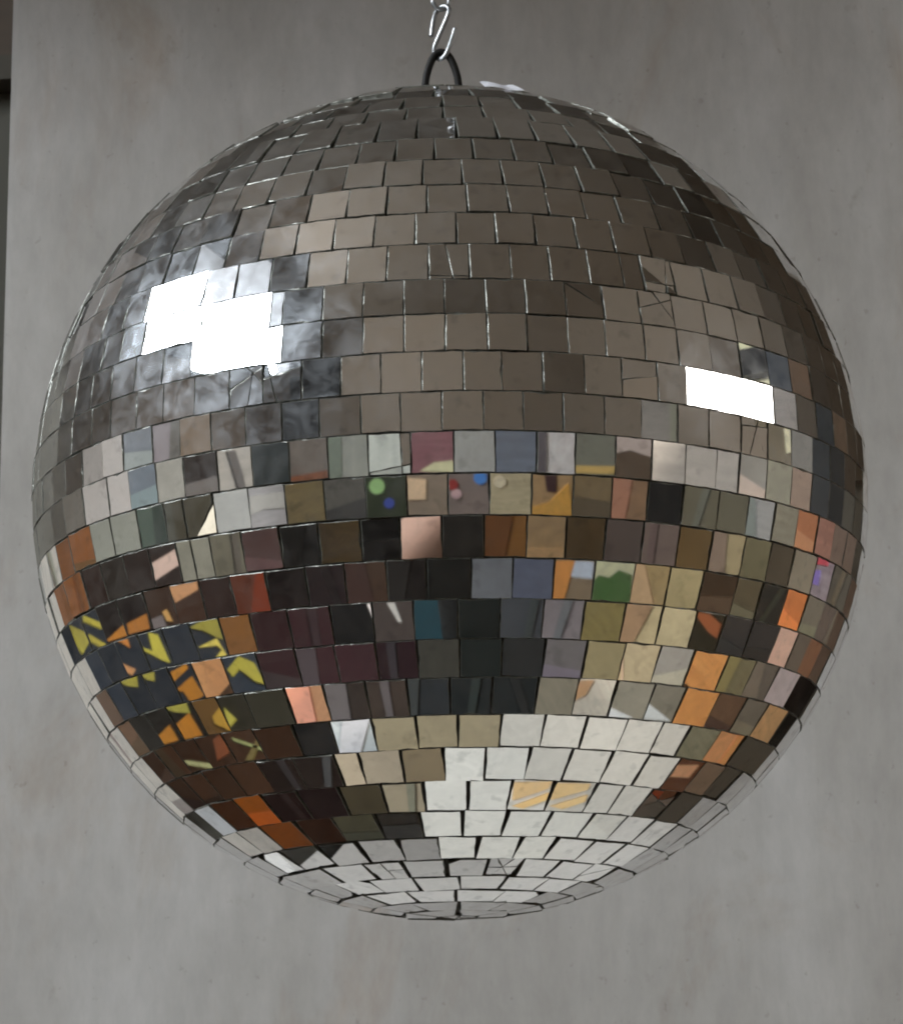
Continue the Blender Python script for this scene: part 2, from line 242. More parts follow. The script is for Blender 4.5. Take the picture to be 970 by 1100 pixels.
ROWS = [
(-7,1.43990,1.35438,[-0.0176,0.6805,1.3786,2.0768,2.7749,3.473,4.1712,4.8693,5.5674]),
(-6,1.35438,1.26885,[0.0293,0.422,0.8147,1.2074,1.6001,1.9928,2.3855,2.7782,3.1709,3.5636,3.9563,4.349,4.7417,5.1344,5.5271,5.9198]),
(-5,1.26885,1.18333,[0.0123,0.2979,0.5835,0.8691,1.1547,1.4403,1.7259,2.0115,2.2971,2.5827,2.8683,3.1539,3.4395,3.7251,4.0107,4.2963,4.5819,4.8675,5.1531,5.4387,5.7243,6.0099]),
(-4,1.18333,1.09781,[-0.0264,0.198,0.4224,0.6468,0.8712,1.0956,1.32,1.5444,1.7688,1.9932,2.2176,2.442,2.6664,2.8908,3.1152,3.3396,3.564,3.7884,4.0128,4.2372,4.4616,4.686,4.9104,5.1348,5.3592,5.5836,5.808,6.0324]),
(-3,1.09781,1.01229,[-0.0262,0.1586,0.3434,0.5282,0.713,0.8978,1.0826,1.2674,1.4522,1.637,1.8218,2.0066,2.1914,2.3762,2.561,2.7458,2.9306,3.1154,3.3002,3.485,3.6698,3.8546,4.0394,4.2242,4.409,4.5938,4.7786,4.9634,5.1482,5.333,5.5178,5.7026,5.8874,6.0722]),
(-2,1.01229,0.92677,[-0.0373,0.11,0.2715,0.4329,0.5944,0.7559,0.9173,1.0788,1.2403,1.4018,1.5632,1.7247,1.8862,2.0476,2.2091,2.3706,2.5321,2.6935,2.855,3.0165,3.1779,3.3394,3.5009,3.6624,3.8238,3.9853,4.1468,4.3082,4.4697,4.6312,4.7927,4.9541,5.1156,5.2771,5.4385,5.6,5.7615,5.923,6.0844]),
(-1,0.92677,0.84299,[-0.2775,-0.1437,-0.0035,0.1298,0.2626,0.4027,0.5428,0.6829,0.8229,0.963,1.1031,1.2432,1.3832,1.5233,1.6634,1.8035,1.9435,2.0836,2.2237,2.3638,2.5038,2.6439,2.784,2.9241,3.0641,3.2042,3.3443,3.4844,3.6244,3.7645,3.9046,4.0447,4.1847,4.3248,4.4649,4.605,4.7451,4.8851,5.0252,5.1653,5.3054,5.4454,5.5855,5.7256,5.8657]),
(0,0.84299,0.77111,[-0.3768,-0.2541,-0.1214,-0.0008,0.1289,0.2867,0.4145,0.5422,0.6699,0.7976,0.9253,1.0531,1.1808,1.3085,1.4362,1.5639,1.6917,1.8194,1.9471,2.0748,2.2025,2.3303,2.458,2.5857,2.7134,2.8411,2.9689,3.0966,3.2243,3.352,3.4797,3.6075,3.7352,3.8629,3.9906,4.1183,4.2461,4.3738,4.5015,4.6292,4.7569,4.8847,5.0124,5.1401,5.2678,5.3956,5.5233,5.651,5.7787]),
(1,0.77111,0.67075,[-0.4392,-0.3208,-0.1945,-0.0781,0.0368,0.1522,0.2648,0.3792,0.5045,0.6232,0.7418,0.8605,0.9791,1.0978,1.2165,1.3351,1.4538,1.5724,1.6911,1.8097,1.9284,2.047,2.1657,2.2843,2.403,2.5217,2.6403,2.759,2.8776,2.9963,3.1149,3.2336,3.3522,3.4709,3.5896,3.7082,3.8269,3.9455,4.0642,4.1828,4.3015,4.4201,4.5388,4.6574,4.7761,4.8948,5.0134,5.1321,5.2507,5.3694,5.488,5.6067,5.7253]),
(2,0.67075,0.58381,[-0.4461,-0.3408,-0.2331,-0.1304,-0.0261,0.0778,0.1867,0.2908,0.401,0.5098,0.6185,0.7272,0.8359,0.9446,1.0534,1.1621,1.2708,1.3795,1.4882,1.597,1.7057,1.8144,1.9231,2.0318,2.1406,2.2493,2.358,2.4667,2.5754,2.6842,2.7929,2.9016,3.0103,3.119,3.2278,3.3365,3.4452,3.5539,3.6626,3.7714,3.8801,3.9888,4.0975,4.2062,4.315,4.4237,4.5324,4.6411,4.7498,4.8586,4.9673,5.076,5.1847,5.2934,5.4022,5.5109,5.6196,5.7283]),
(3,0.58381,0.49655,[-0.4554,-0.3498,-0.2522,-0.1511,-0.0545,0.0435,0.1445,0.2476,0.3446,0.4466,0.5481,0.6497,0.7512,0.8527,0.9543,1.0558,1.1573,1.2588,1.3604,1.4619,1.5634,1.665,1.7665,1.868,1.9696,2.0711,2.1726,2.2742,2.3757,2.4772,2.5787,2.6803,2.7818,2.8833,2.9849,3.0864,3.1879,3.2895,3.391,3.4925,3.5941,3.6956,3.7971,3.8987,4.0002,4.1017,4.2032,4.3048,4.4063,4.5078,4.6094,4.7109,4.8124,4.914,5.0155,5.117,5.2186,5.3201,5.4216,5.5231,5.6247,5.7262]),
(4,0.49655,0.41058,[-0.4289,-0.3303,-0.2319,-0.1378,-0.0426,0.0519,0.1502,0.2438,0.3351,0.4274,0.5332,0.63,0.7267,0.8235,0.9202,1.017,1.1137,1.2105,1.3072,1.404,1.5007,1.5975,1.6942,1.7909,1.8877,1.9844,2.0812,2.1779,2.2747,2.3714,2.4682,2.5649,2.6617,2.7584,2.8552,2.9519,3.0487,3.1454,3.2422,3.3389,3.4356,3.5324,3.6291,3.7259,3.8226,3.9194,4.0161,4.1129,4.2096,4.3064,4.4031,4.4999,4.5966,4.6934,4.7901,4.8869,4.9836,5.0804,5.1771,5.2738,5.3706,5.4673,5.5641,5.6608,5.7576]),
(5,0.41058,0.32374,[-0.4341,-0.3453,-0.2551,-0.1616,-0.0681,0.0244,0.1129,0.2028,0.2996,0.3892,0.4817,0.5743,0.6668,0.7593,0.8519,0.9444,1.037,1.1295,1.2221,1.3146,1.4071,1.4997,1.5922,1.6848,1.7773,1.8698,1.9624,2.0549,2.1475,2.24,2.3325,2.4251,2.5176,2.6102,2.7027,2.7953,2.8878,2.9803,3.0729,3.1654,3.258,3.3505,3.443,3.5356,3.6281,3.7207,3.8132,3.9057,3.9983,4.0908,4.1834,4.2759,4.3685,4.461,4.5535,4.6461,4.7386,4.8312,4.9237,5.0162,5.1088,5.2013,5.2939,5.3864,5.4789,5.5715,5.664,5.7566]),
(6,0.32374,0.23378,[-0.824,-0.7466,-0.6512,-0.5677,-0.4831,-0.3958,-0.3066,-0.2176,-0.1287,-0.0384,0.0506,0.1401,0.2271,0.3158,0.3964,0.4457,0.5273,0.617,0.7066,0.7963,0.886,0.9756,1.0653,1.155,1.2446,1.3343,1.424,1.5137,1.6033,1.693,1.7827,1.8723,1.962,2.0517,2.1413,2.231,2.3207,2.4104,2.5,2.5897,2.6794,2.769,2.8587,2.9484,3.038,3.1277,3.2174,3.3071,3.3967,3.4864,3.5761,3.6657,3.7554,3.8451,3.9347,4.0244,4.1141,4.2038,4.2934,4.3831,4.4728,4.5624,4.6521,4.7418,4.8314,4.9211,5.0108,5.1005,5.1901,5.2798,5.3695]),
(7,0.23378,0.15091,[-0.986,-0.8827,-0.8096,-0.7323,-0.6457,-0.5598,-0.4727,-0.3854,-0.3569,-0.2655,-0.1776,-0.0907,-0.0052,0.0823,0.1668,0.2542,0.3395,0.4248,0.5091,0.5962,0.6833,0.7703,0.8574,0.9444,1.0315,1.1185,1.2056,1.2926,1.3797,1.4668,1.5538,1.6409,1.7279,1.815,1.902,1.9891,2.0762,2.1632,2.2503,2.3373,2.4244,2.5114,2.5985,2.6855,2.7726,2.8597,2.9467,3.0338,3.1208,3.2079,3.2949,3.382,3.469,3.5561,3.6432,3.7302,3.8173,3.9043,3.9914,4.0784,4.1655,4.2526,4.3396,4.4267,4.5137,4.6008,4.6878,4.7749,4.8619,4.949,5.0361,5.1231,5.2102]),
(8,0.15091,0.06684,[-0.9846,-0.9093,-0.8296,-0.7469,-0.6598,-0.5778,-0.4904,-0.4053,-0.3533,-0.2638,-0.1756,-0.0895,-0.0033,0.0824,0.1663,0.254,0.3365,0.4272,0.5097,0.5958,0.6819,0.7708,0.8532,0.9387,1.0242,1.1097,1.1952,1.2807,1.3662,1.4516,1.5371,1.6226,1.7081,1.7936,1.8791,1.9646,2.0501,2.1355,2.221,2.3065,2.392,2.4775,2.563,2.6485,2.7339,2.8194,2.9049,2.9904,3.0759,3.1614,3.2469,3.3324,3.4178,3.5033,3.5888,3.6743,3.7598,3.8453,3.9308,4.0163,4.1017,4.1872,4.2727,4.3582,4.4437,4.5292,4.6147,4.7001,4.7856,4.8711,4.9566,5.0421,5.1276,5.2131]),
(9,0.06684,-0.01965,[-0.988,-0.8966,-0.8227,-0.7332,-0.6511,-0.5639,-0.4747,-0.3935,-0.3071,-0.2224,-0.1381,-0.0535,0.0324,0.1109,0.1963,0.2851,0.3684,0.4528,0.5231,0.6044,0.6961,0.7774,0.8608,0.9458,1.0311,1.1164,1.2017,1.287,1.3722,1.4575,1.5428,1.6281,1.7134,1.7987,1.8839,1.9692,2.0545,2.1398,2.2251,2.3103,2.3956,2.4809,2.5662,2.6515,2.7368,2.822,2.9073,2.9926,3.0779,3.1632,3.2484,3.3337,3.419,3.5043,3.5896,3.6749,3.7601,3.8454,3.9307,4.016,4.1013,4.1866,4.2718,4.3571,4.4424,4.5277,4.613,4.6982,4.7835,4.8688,4.9541,5.0394,5.1247,5.2099]),
(10,-0.01965,-0.10286,[-0.9374,-0.8545,-0.7772,-0.684,-0.6047,-0.5214,-0.4367,-0.3516,-0.2693,-0.181,-0.0988,-0.0137,0.0709,0.1536,0.2372,0.3269,0.4116,0.499,0.5801,0.6699,0.7533,0.836,0.9228,1.0078,1.0929,1.178,1.263,1.3481,1.4331,1.5182,1.6032,1.6883,1.7734,1.8584,1.9435,2.0285,2.1136,2.1986,2.2837,2.3688,2.4538,2.5389,2.6239,2.709,2.794,2.8791,2.9642,3.0492,3.1343,3.2193,3.3044,3.3894,3.4745,3.5596,3.6446,3.7297,3.8147,3.8998,3.9848,4.0699,4.1549,4.24,4.3251,4.4101,4.4952,4.5802,4.6653,4.7503,4.8354,4.9205,5.0055,5.0906,5.1756,5.2607]),
(11,-0.10286,-0.18940,[-1.0479,-0.9442,-0.8417,-0.7658,-0.6777,-0.5983,-0.5096,-0.4249,-0.3387,-0.2532,-0.168,-0.0797,0.0095,0.0949,0.1814,0.264,0.3527,0.4371,0.5198,0.6037,0.6677,0.7522,0.8413,0.9237,1.01,1.0962,1.1824,1.2687,1.3549,1.4411,1.5274,1.6136,1.6998,1.786,1.8723,1.9585,2.0447,2.131,2.2172,2.3034,2.3897,2.4759,2.5621,2.6484,2.7346,2.8208,2.907,2.9933,3.0795,3.1657,3.252,3.3382,3.4244,3.5107,3.5969,3.6831,3.7693,3.8556,3.9418,4.028,4.1143,4.2005,4.2867,4.373,4.4592,4.5454,4.6317,4.7179,4.8041,4.8903,4.9766,5.0628,5.149]),
(12,-0.18940,-0.27558,[-1.0426,-0.9304,-0.8474,-0.7524,-0.6661,-0.6115,-0.5277,-0.4407,-0.3545,-0.2671,-0.1772,-0.0903,-0.0039,0.0824,0.1718,0.2613,0.3483,0.4338,0.5199,0.6156,0.7046,0.7917,0.8788,0.9687,1.0559,1.1431,1.2303,1.3174,1.4046,1.4918,1.579,1.6662,1.7534,1.8405,1.9277,2.0149,2.1021,2.1893,2.2764,2.3636,2.4508,2.538,2.6252,2.7124,2.7995,2.8867,2.9739,3.0611,3.1483,3.2355,3.3226,3.4098,3.497,3.5842,3.6714,3.7585,3.8457,3.9329,4.0201,4.1073,4.1945,4.2816,4.3688,4.456,4.5432,4.6304,4.7175,4.8047,4.8919,4.9791,5.0663,5.1535]),
(13,-0.27558,-0.36396,[-1.1342,-1.0151,-0.9219,-0.8262,-0.7336,-0.6464,-0.6051,-0.5527,-0.4705,-0.3777,-0.2877,-0.1947,-0.1077,-0.019,0.0717,0.164,0.251,0.3406,0.4294,0.5206,0.6106,0.7102,0.8,0.8884,0.9945,1.0965,1.2413,1.3321,1.423,1.5139,1.6048,1.6956,1.7865,1.8774,1.9683,2.0591,2.15,2.2409,2.3318,2.4227,2.5135,2.6044,2.6953,2.7862,2.877,2.9679,3.0588,3.1497,3.2406,3.3314,3.4223,3.5132,3.6041,3.6949,3.7858,3.8767,3.9676,4.0585,4.1493,4.2402,4.3311,4.422,4.5128,4.6037,4.6946,4.7855,4.8764,4.9672,5.0581]),
(14,-0.36396,-0.44886,[-0.9946,-0.893,-0.7882,-0.6953,-0.6049,-0.518,-0.426,-0.329,-0.2379,-0.1439,-0.0546,0.0436,0.1371,0.2297,0.3236,0.4203,0.5114,0.6037,0.7103,0.7978,0.8968,0.9927,1.0968,1.2112,1.3061,1.4009,1.4957,1.5905,1.6854,1.7802,1.875,1.9698,2.0646,2.1595,2.2543,2.3491,2.4439,2.5388,2.6336,2.7284,2.8232,2.918,3.0129,3.1077,3.2025,3.2973,3.3922,3.487,3.5818,3.6766,3.7714,3.8663,3.9611,4.0559,4.1507,4.2456,4.3404,4.4352,4.53,4.6249,4.7197,4.8145,4.9093,5.0041,5.099,5.1938]),
(15,-0.44886,-0.53408,[-1.0631,-0.9629,-0.8561,-0.7625,-0.6674,-0.5763,-0.4899,-0.3895,-0.2844,-0.1844,-0.088,0.0137,0.1112,0.2124,0.3101,0.4126,0.5117,0.6109,0.702,0.801,0.9134,1.0059,1.0866,1.1851,1.2835,1.3819,1.4803,1.5787,1.6771,1.7755,1.874,1.9724,2.0708,2.1692,2.2676,2.366,2.4644,2.5629,2.6613,2.7597,2.8581,2.9565,3.0549,3.1533,3.2518,3.3502,3.4486,3.547,3.6454,3.7438,3.8422,3.9407,4.0391,4.1375,4.2359,4.3343,4.4327,4.5311,4.6296,4.728,4.8264,4.9248,5.0232,5.1216]),
(16,-0.53408,-0.62001,[-1.021,-0.9071,-0.7941,-0.7043,-0.605,-0.5009,-0.3935,-0.2898,-0.1873,-0.0855,0.0174,0.1204,0.2254,0.3304,0.4326,0.5341,0.638,0.7549,0.8707,0.9855,1.12,1.2235,1.3271,1.4306,1.5342,1.6377,1.7413,1.8449,1.9484,2.052,2.1555,2.2591,2.3626,2.4662,2.5697,2.6733,2.7768,2.8804,2.984,3.0875,3.1911,3.2946,3.3982,3.5017,3.6053,3.7088,3.8124,3.916,4.0195,4.1231,4.2266,4.3302,4.4337,4.5373,4.6408,4.7444,4.848,4.9515,5.0551,5.1586]),
(17,-0.62001,-0.70753,[-0.8782,-0.7681,-0.6726,-0.5755,-0.4489,-0.3419,-0.2265,-0.1193,-0.0088,0.1001,0.2195,0.3278,0.4364,0.5504,0.6531,0.7804,0.9038,1.0254,1.1764,1.2877,1.399,1.5102,1.6215,1.7328,1.8441,1.9553,2.0666,2.1779,2.2892,2.4005,2.5117,2.623,2.7343,2.8456,2.9568,3.0681,3.1794,3.2907,3.402,3.5132,3.6245,3.7358,3.8471,3.9583,4.0696,4.1809,4.2922,4.4035,4.5147,4.626,4.7373,4.8486,4.9598,5.0711,5.1824,5.2937]),
(18,-0.70753,-0.78976,[-0.6008,-0.467,-0.3505,-0.2296,-0.1054,0.0112,0.1323,0.2556,0.3777,0.5045,0.6293,0.7342,0.8694,1.0057,1.2688,1.3881,1.5074,1.6267,1.746,1.8653,1.9845,2.1038,2.2231,2.3424,2.4617,2.581,2.7003,2.8195,2.9388,3.0581,3.1774,3.2967,3.416,3.5352,3.6545,3.7738,3.8931,4.0124,4.1317,4.2509,4.3702,4.4895,4.6088,4.7281,4.8474,4.9666,5.0859,5.2052,5.3245,5.4438,5.5631]),
(19,-0.78976,-0.87882,[-0.6517,-0.5105,-0.3734,-0.2948,-0.1649,-0.0331,0.0951,0.2302,0.3602,0.5002,0.6356,0.7671,0.8986,1.0301,1.1615,1.293,1.4245,1.5559,1.6874,1.8189,1.9503,2.0818,2.2133,2.3447,2.4762,2.6077,2.7392,2.8706,3.0021,3.1336,3.265,3.3965,3.528,3.6594,3.7909,3.9224,4.0538,4.1853,4.3168,4.4483,4.5797,4.7112,4.8427,4.9741,5.1056,5.2371,5.3685,5.5]),
(20,-0.87882,-0.96929,[-0.7244,-0.5657,-0.4038,-0.2498,-0.1091,0.0443,0.1915,0.3391,0.4995,0.6097,0.7424,0.8929,1.0434,1.1939,1.3444,1.4949,1.6454,1.796,1.9465,2.097,2.2475,2.398,2.5485,2.699,2.8496,3.0001,3.1506,3.3011,3.4516,3.6021,3.7526,3.9032,4.0537,4.2042,4.3547,4.5052,4.6557,4.8062,4.9568,5.1073,5.2578,5.4083]),
(21,-0.96929,-1.05492,[-0.8764,-0.6738,-0.4933,-0.3102,-0.1377,0.0283,0.1991,0.3738,0.5585,0.7255,0.8989,1.0723,1.2457,1.419,1.5924,1.7658,1.9392,2.1126,2.2859,2.4593,2.6327,2.8061,2.9795,3.1528,3.3262,3.4996,3.673,3.8464,4.0197,4.1931,4.3665,4.5399,4.7133,4.8866,5.06,5.2334]),
(22,-1.05492,-1.14302,[-0.9383,-0.6723,-0.4636,-0.2653,-0.0805,0.1026,0.2961,0.469,0.6751,0.8781,1.0811,1.2842,1.4872,1.6902,1.8933,2.0963,2.2994,2.5024,2.7054,2.9085,3.1115,3.3146,3.5176,3.7206,3.9237,4.1267,4.3297,4.5328,4.7358,4.9389,5.1419]),
(23,-1.14302,-1.22117,[-1.2448,-0.8058,-0.5187,-0.2975,-0.0517,0.1716,0.3687,0.5994,0.846,1.0926,1.3392,1.5858,1.8325,2.0791,2.3257,2.5723,2.8189,3.0655,3.3121,3.5588,3.8054,4.052,4.2986,4.5452,4.7918]),
(24,-1.22117,-1.29329,[0.0212,0.3354,0.6496,0.9637,1.2779,1.592,1.9062,2.2203,2.5345,2.8487,3.1628,3.477,3.7911,4.1053,4.4195,4.7336,5.0478,5.3619,5.6761,5.9903]),
(25,-1.29329,-1.37183,[-0.0123,0.4066,0.8255,1.2443,1.6632,2.0821,2.501,2.9198,3.3387,3.7576,4.1765,4.5954,5.0142,5.4331,5.852]),
(26,-1.37183,-1.44862,[0.0247,0.5959,1.1671,1.7383,2.3095,2.8807,3.4519,4.0231,4.5943,5.1655,5.7367]),
(27,-1.44862,-1.52367,[0.0148,1.062,2.1092,3.1564,4.2036,5.2508]),
]
ITEMS = [  # mostly stand-ins: colour blocks filling one tile's reflected patch, their kinds made up
["r8_763","standin_panel","grey stand-in panel mirrored in the twenty-fourth tile from left,sixteenth row",[0.064,0.0465,0.032],[[0,2.799,2.74,[[-0.8175,3.1127],[-0.3419,3.0423],[-0.1876,3.4262],[-0.6632,3.5389]]]],[]],
["r8_796","standin_board","beige stand-in board mirrored in the twenty-fifth tile from left,sixteenth row",[0.88,0.7178,0.4496],[[0,2.799,2.766,[[-0.3052,3.0466],[0.1717,3.0095],[0.3353,3.3659],[-0.1494,3.4342]]]],[]],
["r8_825","standin_sheet","charcoal stand-in sheet mirrored in the twenty-sixth tile from left,sixteenth row",[0.049,0.0523,0.0584],[[0,2.799,2.772,[[0.2046,3.0105],[0.661,3.0052],[0.8407,3.3427],[0.3686,3.3676]]]],[]],
["r8_849","standin_panel","khaki stand-in panel mirrored in the twenty-seventh tile from left,sixteenth row",[0.1871,0.1168,0.0744],[[0,2.799,2.758,[[0.6922,2.9986],[1.2112,3.0243],[1.4186,3.3483],[0.8709,3.3344]]]],[]],
["r9_323","standin_board","charcoal stand-in board mirrored in the fourteenth tile from left,seventeenth row",[0.0024,0.0021,0.002],[[0,-2.599,-2.554,[[-4.198,3.3658],[-3.4089,3.0333],[-3.2756,3.748],[-4.198,4.3434]]]],[]],
["r9_831","standin_sheet","grey stand-in sheet mirrored in the twenty-seventh tile from left,seventeenth row",[0.2345,0.2001,0.1745],[[0,2.799,2.7,[[0.1117,2.6172],[0.5508,2.6342],[0.672,2.9521],[0.2201,2.955]]]],[]],
["gap","standin_panel","charcoal stand-in panel mirrored in the thirtieth tile from left,eighteenth row",[0.0729,0.0762,0.0777],[[0,2.799,2.696,[[1.1146,2.6772],[1.598,2.7492],[1.598,3.049],[1.2578,2.9817]]],[0,2.799,2.6952,[[0.8765,2.36],[1.3964,2.4311],[1.4983,2.705],[0.9549,2.6429]]],[1,1.599,1.5544,[[1.9906,2.5653],[2.1027,2.3952],[2.798,2.4715],[2.7118,2.7167]]],[0,2.799,2.6936,[[0.8461,2.0514],[1.3565,2.1353],[1.4085,2.4104],[0.8794,2.3378]]],[1,1.599,1.5528,[[2.081,2.3759],[2.1521,2.1796],[2.798,2.1648],[2.798,2.4516]]]],[]],
["r9_892","standin_board","khaki stand-in board mirrored in the thirtieth tile from left,seventeenth row",[0.274,0.1964,0.1394],[[1,1.599,1.555,[[1.6821,2.682],[1.8203,2.5481],[2.4607,2.678],[2.2569,2.8646]]]],[]],
["pale","standin_sheet","pale grey stand-in sheet mirrored in the sixth tile from left,nineteenth row",[0.4641,0.4635,0.4742],[[0,-2.599,-2.566,[[0.441,2.2944],[0.8732,2.343],[0.9505,2.6103],[0.504,2.575]]],[0,-2.599,-2.5652,[[0.0366,2.2578],[0.413,2.2897],[0.4759,2.5702],[0.0911,2.5561]]],[0,-2.599,-2.5644,[[0.3528,1.9787],[0.8717,2.0569],[0.9066,2.3263],[0.3737,2.267]]],[0,-2.599,-2.5636,[[-0.0425,1.9255],[0.318,1.9749],[0.3388,2.2631],[-0.0285,2.2335]]]],[]],
["r10_132","standin_panel","pale grey stand-in panel mirrored in the ninth tile from left,eighteenth row",[0.1619,0.1911,0.2342],[[0,-2.599,-2.532,[[-0.4398,2.2277],[0.0038,2.2526],[0.0576,2.5471],[-0.3921,2.5514]]]],[[0,-2.532,-2.528,[[-0.144,2.3348],[-0.1953,2.3446],[-0.1968,2.3707],[-0.1459,2.3697]],[0.2403,0.292,0.31]]]],
["r10_163","standin_board","grey stand-in board mirrored in the tenth tile from left,eighteenth row",[0.089,0.0884,0.0848],[[0,-2.599,-2.508,[[-0.8655,2.2134],[-0.4713,2.225],[-0.424,2.5456],[-0.8207,2.5678]]]],[[0,-2.508,-2.504,[[-0.6299,2.335],[-0.6572,2.3402],[-0.6648,2.4101],[-0.6329,2.4034]],[0.1225,0.1125,0.1387]]]],
["r10_303","standin_sheet","khaki stand-in sheet mirrored in the fourteenth tile from left,eighteenth row",[0.0039,0.0031,0.002],[[0,-2.599,-2.524,[[-3.9452,2.3168],[-2.8531,2.2633],[-2.8007,2.8464],[-3.8818,3.0705]]]],[]],
["r10_706","standin_panel","grey stand-in panel mirrored in the twenty-third tile from left,eighteenth row",[0.0858,0.0787,0.0708],[[0,2.799,2.72,[[-2.3503,2.2537],[-1.6675,2.2397],[-1.6188,2.694],[-2.2983,2.7955]]]],[[0,2.72,2.716,[[-1.942,2.4079],[-1.9283,2.4057],[-1.9298,2.4882],[-1.9465,2.4912]],[0.0673,0.0662,0.0461]]]],
["r10_824","standin_board","khaki stand-in board mirrored in the twenty-seventh tile from left,eighteenth row",[0.1152,0.091,0.0589],[[0,2.799,2.731,[[-0.0811,2.2763],[0.3452,2.3095],[0.41,2.6123],[-0.0249,2.601]]]],[[0,2.731,2.727,[[0.1493,2.498],[0.1587,2.4965],[0.1623,2.4602],[0.1546,2.4578]],[0.88,0.8157,0.5429]]]],
["r10_850","standin_sheet","grey stand-in sheet mirrored in the twenty-eighth tile from left,eighteenth row",[0.2376,0.2156,0.1872],[[0,2.799,2.78,[[0.3904,2.3178],[0.8736,2.3696],[0.9547,2.6614],[0.4565,2.626]]]],[]],
["r11_70","standin_panel","grey stand-in panel mirrored in the fifth tile from left,nineteenth row",[0.2853,0.2822,0.2627],[[0,-2.599,-2.566,[[0.9186,2.0631],[1.536,2.1681],[1.5965,2.4274],[0.9535,2.3328]]]],[[0,-2.566,-2.562,[[1.2581,2.2541],[1.2582,2.2537],[1.2578,2.2536]],[0.0039,0.0035,0.0032]]]],
["r11_139","standin_board","grey stand-in board mirrored in the eighth tile from left,nineteenth row",[0.1332,0.168,0.2152],[[0,-2.599,-2.547,[[-0.4891,1.8696],[-0.072,1.9227],[-0.0582,2.2286],[-0.481,2.206]]]],[[0,-2.547,-2.543,[[-0.2698,2.0209],[-0.3188,2.0237],[-0.3227,2.0593],[-0.2726,2.0485]],[0.165,0.239,0.2747]]]],
["r11_168","standin_sheet","pale grey stand-in sheet mirrored in the ninth tile from left,nineteenth row",[0.2632,0.2728,0.2605],[[0,-2.599,-2.508,[[-0.9049,1.8212],[-0.5116,1.8684],[-0.5037,2.1995],[-0.901,2.1886]]]],[]],
["r11_198","standin_panel","khaki stand-in panel mirrored in the tenth tile from left,nineteenth row",[0.0088,0.0045,0.0031],[[0,-2.599,-2.554,[[-1.4624,1.7573],[-0.9545,1.816],[-0.9504,2.1901],[-1.4621,2.1881]]]],[[0,-2.554,-2.55,[[-1.1706,1.9409],[-1.2379,1.942],[-1.2412,1.9741],[-1.1729,1.9666]],[0.015,0.0075,0.0048]]]],
["r11_234","standin_board","pale grey stand-in board mirrored in the eleventh tile from left,nineteenth row",[0.2641,0.2614,0.2494],[[0,-2.599,-2.56,[[-2.1072,2.1983],[-2.1041,1.6881],[-1.507,1.7557],[-1.5067,2.1875]]]],[[0,-2.56,-2.556,[[-1.7912,1.991],[-1.8075,1.9913],[-1.8146,1.955],[-1.8174,1.9233],[-1.8029,1.925]],[0.0105,0.0048,0.0027]]]],
["r11_271","standin_sheet","charcoal stand-in sheet mirrored in the twelfth tile from left,nineteenth row",[0.1294,0.1813,0.217],[[0,-2.599,-2.546,[[-2.9638,2.2234],[-2.9569,1.5947],[-2.1426,1.6864],[-2.1457,2.1938]]]],[]],
["r11_311","standin_panel","grey stand-in panel mirrored in the thirteenth tile from left,nineteenth row",[0.7854,0.6898,0.6961],[[0,-2.599,-2.57,[[-4.198,1.4479],[-3.0583,1.5898],[-3.0652,2.2244],[-4.198,2.289]]]],[[0,-2.57,-2.566,[[-3.5126,1.8586],[-3.6483,1.8636],[-3.6482,1.8419],[-3.5126,1.848]],[0.88,0.3341,0.1596]]]],
["gg","standin_board","grey stand-in board mirrored in the fifteenth tile from left,nineteenth row",[0.4642,0.4734,0.4146],[[1,-4.199,-4.166,[[-2.4144,1.467],[-1.5609,1.473],[-1.5562,2.2218],[-2.4076,2.2672]]],[1,-4.199,-4.1652,[[-1.5028,1.4756],[-0.7322,1.4791],[-0.73,2.1998],[-1.4981,2.2242]]]],[[1,-4.1652,-4.1612,[[-1.1287,1.8606],[-1.1322,1.8501],[-1.1407,1.8427],[-1.152,1.8403],[-1.1629,1.8437],[-1.1705,1.8519],[-1.1729,1.8627],[-1.1694,1.8732],[-1.1608,1.8806],[-1.1496,1.8829],[-1.1387,1.8795],[-1.131,1.8713]],[0.002,0.002,0.002]],[1,-4.166,-4.162,[[-2.0233,1.7943],[-1.9839,1.7945],[-1.9759,1.906],[-2.0195,1.906]],[0.2596,0.3133,0.2406]]]],
["r11_441","standin_sheet","maroon stand-in sheet mirrored in the sixteenth tile from left,nineteenth row",[0.2079,0.0926,0.0993],[[1,-4.199,-4.147,[[-0.6708,1.4777],[0.0555,1.4787],[0.0552,2.1886],[-0.6685,2.1952]]]],[[1,-4.147,-4.143,[[-0.3288,1.7987],[-0.3001,1.8155],[-0.2592,1.8188],[-0.2567,1.7937]],[0.562,0.5253,0.2984]]]],
["r11_487","standin_panel","grey stand-in panel mirrored in the seventeenth tile from left,nineteenth row",[0.3292,0.3194,0.2914],[[1,-4.199,-4.128,[[0.1058,2.1865],[0.106,1.4799],[0.8026,1.4785],[0.7999,2.1958]]]],[]],
["r11_532","standin_board","grey stand-in board mirrored in the eighteenth tile from left,nineteenth row",[0.1664,0.1842,0.222],[[1,-4.199,-4.124,[[0.8515,2.1957],[0.8542,1.4791],[1.6144,1.4752],[1.6093,2.2225]]]],[]],
["r11_576","standin_sheet","pale grey stand-in sheet mirrored in the nineteenth tile from left,nineteenth row",[0.88,0.736,0.7075],[[1,-4.199,-4.15,[[1.6808,2.2278],[1.6859,1.4756],[2.5313,1.4695],[2.5242,2.2751]]]],[[1,-4.15,-4.146,[[1.9956,1.9229],[2.0231,1.9219],[2.028,1.8265],[2.0005,1.8277]],[0.1475,0.1279,0.1388]]]],
